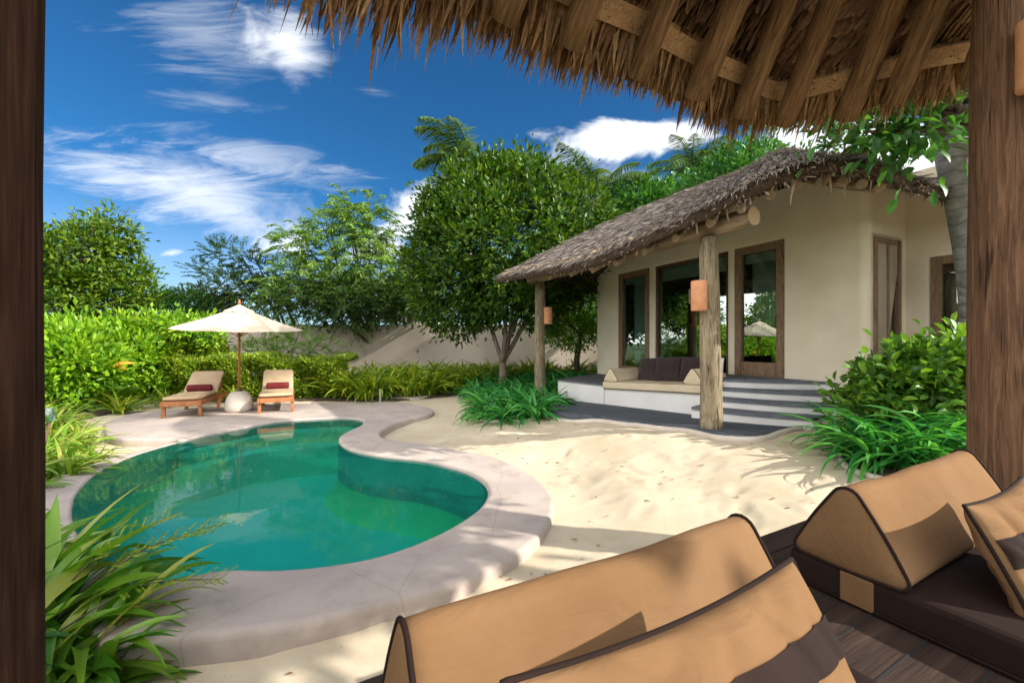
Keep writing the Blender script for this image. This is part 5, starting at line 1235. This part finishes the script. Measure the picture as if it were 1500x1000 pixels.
# ---- hedges and shrubs
def shrub(name, label, cat, base, blobs, mat, ncl, per, L, W, seed, group=None, shape='dia', stems=7, r0=.025, **kw):
    r = np.random.default_rng(seed); t = empty(name, base); tag(t, label, cat, group); g = Geo()
    limbs(base, [Vector(b[:3]) + Vector((0, 0, b[5] * .2)) for b in blobs][:stems], r0, g, seed=seed); g.obj('stem', M['bark'], t, True)
    V, F = crown(r, blobs, ncl, per, L, W, shape=shape, **kw); mesh_obj('foliage', V, F, mat, t); return t
GH = 'leafy shrubs of the left hedge'
def px3(px, py, Y): k = Y / 625; return ((px - 750) * k, Y, EYE + (500 - py) * k)
hs = [((105, 520), 10.2, [(90, 520, 50, 36), (60, 550, 50, 48), (120, 530, 40, 38), (90, 575, 60, 36), (30, 540, 50, 48)], 'bright green shrub of the left hedge right beside the dark post', 420),
      ((190, 520), 11.6, [(165, 518, 46, 32), (200, 525, 40, 32), (150, 550, 46, 44), (190, 560, 46, 34)], 'second shrub of the left hedge, bright and broad leaved', 330),
      ((250, 520), 12.6, [(235, 512, 40, 30), (265, 520, 36, 40), (220, 540, 40, 36), (255, 555, 44, 30)], 'third shrub of the left hedge behind the left lounger', 300),
      ((300, 530), 13.2, [(292, 515, 28, 26), (285, 535, 36, 34), (315, 545, 26, 24), (300, 560, 40, 22)], 'last shrub of the left hedge next to the bare wall', 260),
      ((30, 500), 12.5, [(200, 486, 40, 16), (240, 480, 36, 15), (280, 478, 34, 16), (120, 490, 60, 20), (318, 492, 14, 10)], 'pale hedge shrubs top row below the tree by the post', 260)]
for i, (c, Y, b, lab, nn) in enumerate(hs):
    b0 = px3(c[0], 600, Y); shrub('hedge_shrub', lab, 'shrub', (b0[0], Y, 0), bbs(Y, b), M['lf_hedge'] if i in (2, 3) else M['lf_bright'], int(nn * .66), 28, .19, .085, 50 + i, GH, spread=.12, up=.45, jitter=1.3, size=.4, r0=.03)
# clipped low hedge behind the loungers
r = np.random.default_rng(77); n = 26000
X = r.uniform(-9.8, -4.6, n); ztop = 1.02 + .07 * np.sin(X * 2.3) + .05 * np.sin(X * 5.1) - .02 * (X + 6) ; yc = 12.35 + .12 * np.sin(X * .8) - .05 * (X + 6)
U = r.random(n); front = U < .6; Zp = np.where(front, r.uniform(-.02, 1, n) ** .8 * ztop, ztop + r.normal(0, .045, n)); Yp = np.where(front, yc - .48 + r.normal(0, .06, n) + .12 * np.sin(X * 4.7 + Zp * 5), yc + r.uniform(-.5, .5, n))
P = np.stack([X, Yp, Zp], -1); O2 = np.where(front[:, None], np.array([[0, -1, .3]]), np.array([[0, -.1, 1]])); D = unit(O2 + r.normal(0, .6, (n, 3)) + np.array([0, 0, .4])); NV = unit(np.array([0, -.3, 1]) + r.normal(0, .5, (n, 3)))
t = empty('clipped_hedge', (-6.2, 12.35, 0)); tag(t, 'low clipped green hedge running behind the loungers and umbrella', 'hedge')
V, F = leaves(P, D, NV, .11 * r.uniform(.6, 1.3, n), .05 * r.uniform(.7, 1.3, n)); mesh_obj('foliage', V, F, M['lf_hedge'], t)
g = Geo()
for k in range(40): x = -9.6 + 4.9 * k / 40; g.add(*tube([(x, 12.35, -.05), (x + .1 * math.sin(k * 3), 12.3, .5), (x + .2 * math.sin(k * 5), 12.25, .95)], [.02, .014, .006], 5))
g.obj('stem', M['bark'], t)
g = Geo(); V, F = leaves(np.array([[-9.62, 10.35, 1.0]] * 3) + rng.normal(0, .03, (3, 3)), np.array([[.9, .1, .12], [.85, -.2, -.02], [.8, .1, .25]]), np.array([[0, -.8, .5]] * 3), np.array([.44, .24, .2]), np.array([.11, .07, .06]), 'hex')
tag(mesh_obj('withered_leaf', V, F, M['lf_orange']), 'withered orange leaf lying in the green hedge by the left lounger', 'leaf')

# ---- strap-leaved plants
def straps(r, n, L, W, spread=.06, el=(.5, 1.35), bend=(.8, 1.9), seg=7, base=(0, 0, 0), az=None):
    A = r.uniform(0, 2 * math.pi, n) if az is None else r.uniform(az[0], az[1], n); e0 = r.uniform(*el, n); bd = r.uniform(*bend, n); Ls = L * r.uniform(.55, 1.15, n); Ws = W * r.uniform(.7, 1.2, n)
    H = np.stack([np.cos(A), np.sin(A), np.zeros(n)], -1); Sd = np.stack([-np.sin(A), np.cos(A), np.zeros(n)], -1); Z = np.array([0, 0, 1.0])
    tw = r.normal(0, .5, n)
    p = np.array(base) + H * r.uniform(0, spread, n)[:, None] + np.stack([r.normal(0, spread, n), r.normal(0, spread, n), np.zeros(n)], -1); Vs = []
    for k in range(seg + 1):
        t = k / seg; e = e0 - bd * t ** 1.5; d = H * np.cos(e)[:, None] + Z * np.sin(e)[:, None]
        if k: p = p + d * (Ls / seg)[:, None]
        w = Ws * (1 - max(0, (t - .35) / .65) ** 2.2) * min(1, .45 + t * 2.2) * .5 + .0008
        up = np.cross(d, Sd); up = up * np.sign(up[:, 2:3] + 1e-6); s_ = Sd * np.cos(tw * t)[:, None] + up * np.sin(tw * t)[:, None]
        f = up * (w * .45)[:, None]; Vs += [p - s_ * w[:, None] + f, p.copy(), p + s_ * w[:, None] + f]
    V = np.stack(Vs, 1); m = 3 * (seg + 1); fl = []
    for k in range(seg):
        for j in (0, 1): fl.append((3 * k + j, 3 * k + j + 1, 3 * k + j + 4, 3 * k + j + 3))
    F = (np.arange(n)[:, None, None] * m + np.array(fl)[None]).reshape(-1, 4); return V.reshape(-1, 3), F
def proto_strap(name, mat, n, L, W, seed, **kw):
    V, F = straps(np.random.default_rng(seed), n, L, W, **kw); return mesh_obj(name, V, F, mat)
def scatter(protos, pts, label, cat, group, smin=.8, smax=1.25, seed=3):
    rr = random.Random(seed)
    for i, (x, y) in enumerate(pts):
        o = protos[i] if i < len(protos) else protos[i % len(protos)].copy()
        if i >= len(protos): COL.objects.link(o)
        o.location = (x, y, gz(x, y) + .02); o.rotation_euler = (0, 0, rr.uniform(0, 6.28)); s_ = rr.uniform(smin, smax); o.scale = (s_, s_, s_ * rr.uniform(.9, 1.1)); tag(o, label, cat, group)
def poly_pts(poly, d, seed, cond=None):
    rr = random.Random(seed); xs_ = [p[0] for p in poly]; ys_ = [p[1] for p in poly]; out = []
    y = min(ys_)
    while y < max(ys_):
        x = min(xs_)
        while x < max(xs_):
            q = (x + rr.uniform(-.35, .35) * d, y + rr.uniform(-.35, .35) * d)
            if inside(poly, np.array([q[0]]), np.array([q[1]]))[0] and (cond is None or cond(*q)): out.append(q)
            x += d
        y += d * .9
    return out
# border behind the deck and the path
pr1 = [proto_strap('border_lily', M['lf_lily'], 46, .78, .05, 60 + k, el=(.6, 1.4), bend=(.6, 1.7)) for k in range(4)]
border = [(-5.3, 11.9), (-3.7, 11.55), (-2.9, 11.75), (-1.7, 12.7), (-.75, 14.1), (3.2, 16.0), (4.2, 16.4), (1, 16.3), (-2, 16.3), (-5, 15.8), (-5.4, 13.2)]
scatter(pr1, poly_pts(border, .47, 1), 'yellow green lily clump in the border along the garden wall', 'lily', 'lily clumps of the wall border', 1.15, 1.6)
pr2 = [proto_strap('spider_lily', M['lf_spider'], 60, .72, .055, 70 + k, el=(.35, 1.35), bend=(.8, 2.0)) for k in range(4)]
scatter(pr2, poly_pts([(p.x, p.y) for p in mb], .42, 2), 'blue green spider lily clump in the bed by the far porch post', 'lily', 'spider lilies of the bed by the porch', .9, 1.2)
pr3 = [proto_strap('yellowing_lily', M['lf_dry'], 44, .66, .042, 80 + k, el=(.4, 1.4), bend=(.7, 1.9)) for k in range(3)]
scatter(pr3, poly_pts([(-8.8, 4.0), (-5.6, 3.9), (-5.35, 4.8), (-5.7, 5.7), (-6.3, 6.5), (-7.2, 7.25), (-8.4, 7.95), (-9.3, 8.6), (-10.2, 9), (-10.2, 5)], .42, 3), 'yellowing lily clump left of the pool', 'lily', 'yellowing lilies left of the pool', .85, 1.2)
pr5 = [proto_strap('strappy_bush', M['lf_lily'], 52, .7, .05, 90 + k, el=(.5, 1.4), bend=(.5, 1.6)) for k in range(2)]
scatter(pr5, [(-9.3, 10.2), (-8.7, 10.7), (-8.9, 9.7), (-9.9, 10.6), (-8.2, 11.2), (-7.5, 11.5)], 'green strappy clump at the edge of the deck below the left hedge', 'lily', 'strappy clumps behind the left lounger', .7, 1.0)
# right bed: glossy shrub above, arching spider lilies below
bl = [(4.9, 5.35, 1.0, .5, .42, .45), (4.5, 5.1, .98, .36, .32, .36), (5.3, 5.0, 1.2, .5, .45, .42), (4.9, 4.95, 1.25, .4, .32, .32), (5.7, 4.9, 1.1, .5, .45, .5), (4.3, 5.3, .75, .28, .28, .26), (5.1, 4.8, .9, .5, .35, .45)]
shrub('glossy_shrub', 'glossy deep green broad leaved shrub at the villa corner beside the timber post', 'shrub', (5.0, 5.0, .3), bl, M['lf_shrub'], 420, 15, .135, .07, 91, None, 'hex', spread=.075, up=.4, jitter=1.5, size=.35)
pr4 = [proto_strap('arching_lily', M['lf_spider'], 60, .86, .055, 100 + k, el=(.45, 1.4), bend=(.9, 2.0), seg=9) for k in range(3)]
scatter(pr4, [(3.85, 4.5), (3.95, 4.85), (4.05, 4.6), (4.35, 4.9), (4.2, 4.3), (4.6, 4.5), (4.6, 4.05), (5.0, 4.15), (5.3, 3.75), (4.4, 4.6), (4.8, 4.75)], 'arching dark green lily clump in the bed by the timber post', 'lily', 'arching lilies of the right bed', .85, 1.15)
# foreground plant: long glossy straps, some turning yellow, by the dark post
def front(x, y, z, n, L, W, seed, label, **kw):
    V, F = straps(np.random.default_rng(seed), n, L, W, **kw); o = mesh_obj('strap_plant', V, F, M['lf_front']); o.location = (x, y, z); tag(o, label, 'plant', 'strap leaved plants in front of the deck'); return o
front(-2.66, 2.30, -.22, 110, .92, .10, 110, 'strappy plant with yellow tipped leaves arching over the near end of the pool deck', spread=.12, el=(.2, 1.3), bend=(.9, 2.2), seg=10)
front(-2.42, 1.98, -.26, 90, .72, .09, 111, 'lower strappy plant just left of the pale stone', spread=.12, el=(.1, 1.2), bend=(.8, 2.1), seg=10)
front(-3.15, 2.6, -.22, 90, .9, .10, 112, 'strappy plant behind the others next to the dark post', spread=.12, el=(.3, 1.35), bend=(.4, 1.7), seg=10)
front(-3.75, 3.0, -.2, 60, .85, .09, 113, 'strappy plant against the low pool kerb', spread=.12, el=(.3, 1.35), bend=(.4, 1.6), seg=10)
front(-2.36, 2.22, -.20, 80, .80, .07, 114, 'strappy plant closest to the pool, its longest leaf curling over the deck', spread=.1, el=(.35, 1.35), bend=(.9, 2.0), seg=10)
front(-2.95, 2.15, -.22, 90, .95, .085, 115, 'tallest strappy plant of the bottom left clump, partly behind the dark post', spread=.12, el=(.4, 1.35), bend=(.6, 1.8), seg=10)
front(-2.22, 1.86, -.2, 60, .6, .065, 116, 'small strappy plant at the very bottom of the picture beside the pale stone', spread=.1, el=(.2, 1.25), bend=(.8, 2.0), seg=10)
# fern-like sprigs that lean over the water
P, D, NV_, LL = [], [], [], []
gs = Geo(); rr = random.Random(9)
for (a, b) in (((-2.6, 2.35, .0), (-1.9, 2.75, .42)), ((-2.7, 2.4, .0), (-2.35, 2.9, .40)), ((-2.65, 2.4, .0), (-2.15, 2.95, .28)), ((-2.5, 2.3, 0), (-1.75, 2.55, .18))):
    a, b = Vector(a), Vector(b); path = catmull([a, a.lerp(b, .5) + Vector((0, 0, .12)), b], 6); gs.add(*tube(path, [.006 - .004 * i / 12 for i in range(13)], 5))
    for i in range(5, 13):
        q = path[i]; sd = (path[i] - path[i - 1]).normalized().cross(UP).normalized()
        for sg in (-1, 1):
            tip = sd * sg * .9 + (b - a).normalized() * .6; 
            for k in range(9):
                for s2 in (-1, 1): P.append(q + tip * .013 * k); D.append((b - a).normalized() * s2 * .9 + tip * .5); NV_.append(UP); LL.append(.022)
t = empty('fern_sprig', (-2.6, 2.35, -.1)); tag(t, 'fine ferny sprig leaning out over the pool from the strappy plants', 'fern')
gs.obj('stem', M['bark'], t); V, F = leaves(np.array(P), np.array(D), np.array(NV_), np.array(LL), np.array(LL) * .4); mesh_obj('leaflets', V, F, M['lf_lily'], t)

# leafy tree standing off to the right, whose broken shade falls on the near deck
bl = [(6.3, .05, 5.1, .55, .5, .4), (6.5, .75, 4.85, .5, .5, .36), (6.15, -.45, 5.5, .5, .45, .38), (6.9, .1, 5.8, .9, .9, .5), (6.6, 1.5, 4.75, .4, .5, .3)]
tree('almond_tree', 'tall loose leaved tree standing to the right of the pavilion', 'tree', (8.0, .6, 0), [(8.0, .6, -.2), (7.9, .6, 2.4), (7.5, .7, 4.9)], bl, M['lf_deep'], M['bark'], 240, 15, .26, .12, .13, 33, spread=.18, shape='hex', droop=.2)

# trees on the west side of the garden, met as reflections in the villa's glass
for k, (x, y, lab) in enumerate(((-17.5, 10.2, 'bushy green tree mirrored in the villa door, west of the hedge'), (-17.2, 6.6, 'second bushy tree along the west side of the garden'))):
    bl = [(x, y, 3.2, 1.7, 1.7, 1.3), (x + .9, y + .8, 2.4, 1.3, 1.3, 1.1), (x - .7, y - 1.0, 2.5, 1.3, 1.3, 1.2), (x + .3, y, 4.3, 1.0, 1.0, .8), (x + .9, y - .9, 1.2, 1.2, 1.3, .9)]
    tree('broadleaf_tree', lab, 'tree', (x, y, -.1), [(x, y, -.4), (x, y, .8), (x, y, 1.6)], bl, M['lf_ficus'], M['bark'], 330, 28, .26, .12, .14, 120 + k, spread=.2, jitter=1.3)
# ================================================================== SKY, SUN, CAMERA
SUN = Vector((.95, -.31, 0)).normalized(); EL_ = R(30)
sd = (SUN * math.cos(EL_) + UP * math.sin(EL_)).normalized()
w = bpy.data.worlds.new('World'); sc.world = w; w.use_nodes = True; nt = w.node_tree; nt.nodes.clear(); L = nt.links.new
out = nt.nodes.new('ShaderNodeOutputWorld'); bg = nt.nodes.new('ShaderNodeBackground'); bg.inputs[1].default_value = .15
sky = nt.nodes.new('ShaderNodeTexSky'); sky.sky_type = 'NISHITA'; sky.sun_disc = False; sky.sun_elevation = EL_; sky.sun_rotation = math.atan2(sd.x, sd.y); sky.altitude = 800; sky.air_density = 1.0; sky.dust_density = .25; sky.ozone_density = 3.5
tint = N(nt, 'ShaderNodeMix', data_type='RGBA', blend_type='MULTIPLY'); tint.inputs[0].default_value = 1; L(sky.outputs[0], tint.inputs[6]); tint.inputs[7].default_value = (.105, .315, .44, 1)
# clouds: thin wind-drawn cirrus across the view, and a few denser banks low in the north
tc = N(nt, 'ShaderNodeTexCoord'); sp = N(nt, 'ShaderNodeSeparateXYZ'); L(tc.outputs['Generated'], sp.inputs[0])
def mth(op, a, b=None, c=None):
    n = N(nt, 'ShaderNodeMath', operation=op)
    for i, v in enumerate((a, b, c)):
        if v is None: continue
        if isinstance(v, (int, float)): n.inputs[i].default_value = v
        else: L(v, n.inputs[i])
    return n.outputs[0]
yy = mth('MAXIMUM', sp.outputs[1], .02); gu = mth('DIVIDE', sp.outputs[0], yy); gv = mth('DIVIDE', sp.outputs[2], yy)
cv = nt.nodes.new('ShaderNodeCombineXYZ'); L(gu, cv.inputs[0]); L(gv, cv.inputs[1])
def fbm(scale, stretch, rot, det=9.0, dist=.8, rough=.62, off=(0, 0, 0)):
    mp = N(nt, 'ShaderNodeMapping'); mp.inputs['Scale'].default_value = stretch; mp.inputs['Rotation'].default_value = (0, 0, rot); mp.inputs['Location'].default_value = off; L(cv.outputs[0], mp.inputs[0])
    n = N(nt, 'ShaderNodeTexNoise', Scale=scale, Detail=det, Roughness=rough, Distortion=dist); L(mp.outputs[0], n.inputs['Vector']); return n.outputs['Fac']
wisp = fbm(3.6, (1.0, 5.0, 1), R(-18), dist=1.1, rough=.68); puff = fbm(5.5, (1.0, 1.7, 1), R(-10), rough=.58, dist=.5, off=(3, 1, 0))
def blob(px, py, rx, ry, rot, strength, src, lo, hi):
    u0, v0 = (px - 750) / 625, (500 - py) / 625; a = R(rot); du, dv = mth('SUBTRACT', gu, u0), mth('SUBTRACT', gv, v0)
    x = mth('ADD', mth('MULTIPLY', du, math.cos(a)), mth('MULTIPLY', dv, math.sin(a))); y = mth('SUBTRACT', mth('MULTIPLY', dv, math.cos(a)), mth('MULTIPLY', du, math.sin(a)))
    x = mth('MULTIPLY', x, 625 / rx); y = mth('MULTIPLY', y, 625 / ry); d = mth('SQRT', mth('ADD', mth('MULTIPLY', x, x), mth('MULTIPLY', y, y)))
    f = mth('SUBTRACT', 1.0, d); f = mth('MAXIMUM', f, -1.0)
    m = mth('ADD', mth('MULTIPLY', f, .42), src); mr = N(nt, 'ShaderNodeMapRange', interpolation_type='SMOOTHSTEP'); L(m, mr.inputs[0]); mr.inputs[1].default_value = lo; mr.inputs[2].default_value = hi; mr.inputs[4].default_value = strength
    return mr.outputs[0]
cl_ = [blob(425, 70, 95, 70, -25, .95, puff, .60, .95), blob(300, 55, 190, 75, -14, .30, wisp, .55, 1.0), blob(250, 275, 250, 80, -14, .58, wisp, .54, 1.0), blob(150, 255, 160, 50, -8, .34, wisp, .52, .95), blob(252, 370, 62, 15, 12, .85, puff, .66, 1.02), blob(330, 300, 160, 60, -20, .4, puff, .5, .9),
       blob(615, 315, 78, 62, 8, 1.0, puff, .52, .74), blob(560, 360, 90, 40, 10, .8, puff, .56, .85), blob(420, 355, 80, 30, 5, .75, puff, .52, .80), blob(935, 203, 130, 34, 2, 1.0, puff, .48, .68), blob(840, 235, 90, 30, 5, .4, puff, .55, .85), blob(490, 250, 90, 18, -10, .3, wisp, .62, 1.1), blob(545, 132, 60, 14, -10, .22, wisp, .66, 1.1), blob(310, 150, 140, 22, -6, .3, wisp, .6, 1.1),
       blob(1300, 225, 180, 60, 0, 1.0, puff, .42, .66), blob(300, 440, 300, 40, 0, .45, wisp, .45, .9), blob(380, 230, 200, 40, -14, .4, wisp, .55, 1.0), blob(900, 270, 120, 30, 4, .35, puff, .5, .85)]
tot = cl_[0]
for c in cl_[1:]: tot = mth('SUBTRACT', mth('ADD', tot, c), mth('MULTIPLY', tot, c))
front_ = mth('GREATER_THAN', sp.outputs[1], .03); tot = mth('MULTIPLY', tot, front_)
# unseen bright cloud added behind the camera to fill the shaded villa front
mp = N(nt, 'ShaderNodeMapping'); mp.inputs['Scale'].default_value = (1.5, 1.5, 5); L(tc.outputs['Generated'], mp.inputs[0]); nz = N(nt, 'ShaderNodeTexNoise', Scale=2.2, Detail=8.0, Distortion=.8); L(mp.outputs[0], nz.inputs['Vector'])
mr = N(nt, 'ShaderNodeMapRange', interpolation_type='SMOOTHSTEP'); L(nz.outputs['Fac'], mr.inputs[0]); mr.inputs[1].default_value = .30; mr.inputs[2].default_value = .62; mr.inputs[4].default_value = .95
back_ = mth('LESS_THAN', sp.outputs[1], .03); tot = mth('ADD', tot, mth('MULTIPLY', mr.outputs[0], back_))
west = N(nt, 'ShaderNodeMapRange', interpolation_type='SMOOTHSTEP'); L(mth('MULTIPLY', sp.outputs[0], -1.0), west.inputs[0]); west.inputs[1].default_value = .76; west.inputs[2].default_value = .92; west.inputs[4].default_value = .95  # out-of-view cloud bank added in the west to lighten the villa's shaded wall
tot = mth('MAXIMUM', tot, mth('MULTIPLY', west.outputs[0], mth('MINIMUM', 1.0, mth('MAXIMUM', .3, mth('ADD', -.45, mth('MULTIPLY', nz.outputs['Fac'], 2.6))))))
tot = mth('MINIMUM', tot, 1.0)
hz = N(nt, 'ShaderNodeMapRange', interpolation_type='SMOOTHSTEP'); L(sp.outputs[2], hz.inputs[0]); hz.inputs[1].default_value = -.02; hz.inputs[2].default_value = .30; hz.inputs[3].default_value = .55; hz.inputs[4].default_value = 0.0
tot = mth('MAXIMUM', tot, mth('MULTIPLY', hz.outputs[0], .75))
cc_ = N(nt, 'ShaderNodeMix', data_type='RGBA'); L(mth('MAXIMUM', back_, west.outputs[0]), cc_.inputs[0]); cc_.inputs[6].default_value = (4.0, 4.15, 4.35, 1); cc_.inputs[7].default_value = (13.5, 13.0, 12.3, 1)  # the added fill clouds are far brighter than those in view
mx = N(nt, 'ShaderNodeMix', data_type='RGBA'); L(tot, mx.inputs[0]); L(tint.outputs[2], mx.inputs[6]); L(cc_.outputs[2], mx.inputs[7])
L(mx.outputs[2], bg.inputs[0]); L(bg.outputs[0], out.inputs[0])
sl = bpy.data.lights.new('sun', 'SUN'); sl.energy = 4.0; sl.angle = R(.5); sl.color = (1, .93, .82); so = bpy.data.objects.new('sun', sl); COL.objects.link(so); so.rotation_euler = (-sd).to_track_quat('-Z', 'Y').to_euler(); so.location = sd * 30
cam = bpy.data.cameras.new('camera'); cam.lens = 15.0; cam.sensor_width = 36; cam.clip_start = .03; cam.clip_end = 2000
co = bpy.data.objects.new('camera', cam); COL.objects.link(co); co.location = (0, 0, EYE); co.rotation_euler = (R(90), 0, 0); sc.camera = co
sc.view_settings.view_transform = 'Standard'; sc.view_settings.look = 'None'; sc.view_settings.exposure = 1.0; sc.view_settings.gamma = 1
sc.render.engine = 'CYCLES'; cy = sc.cycles; cy.use_denoising = True; cy.max_bounces = 8; cy.diffuse_bounces = 4; cy.transparent_max_bounces = 12; cy.glossy_bounces = 4; cy.caustics_reflective = False; cy.caustics_refractive = False
cy.use_adaptive_sampling = True; cy.adaptive_threshold = .008; cy.sample_clamp_indirect = 6
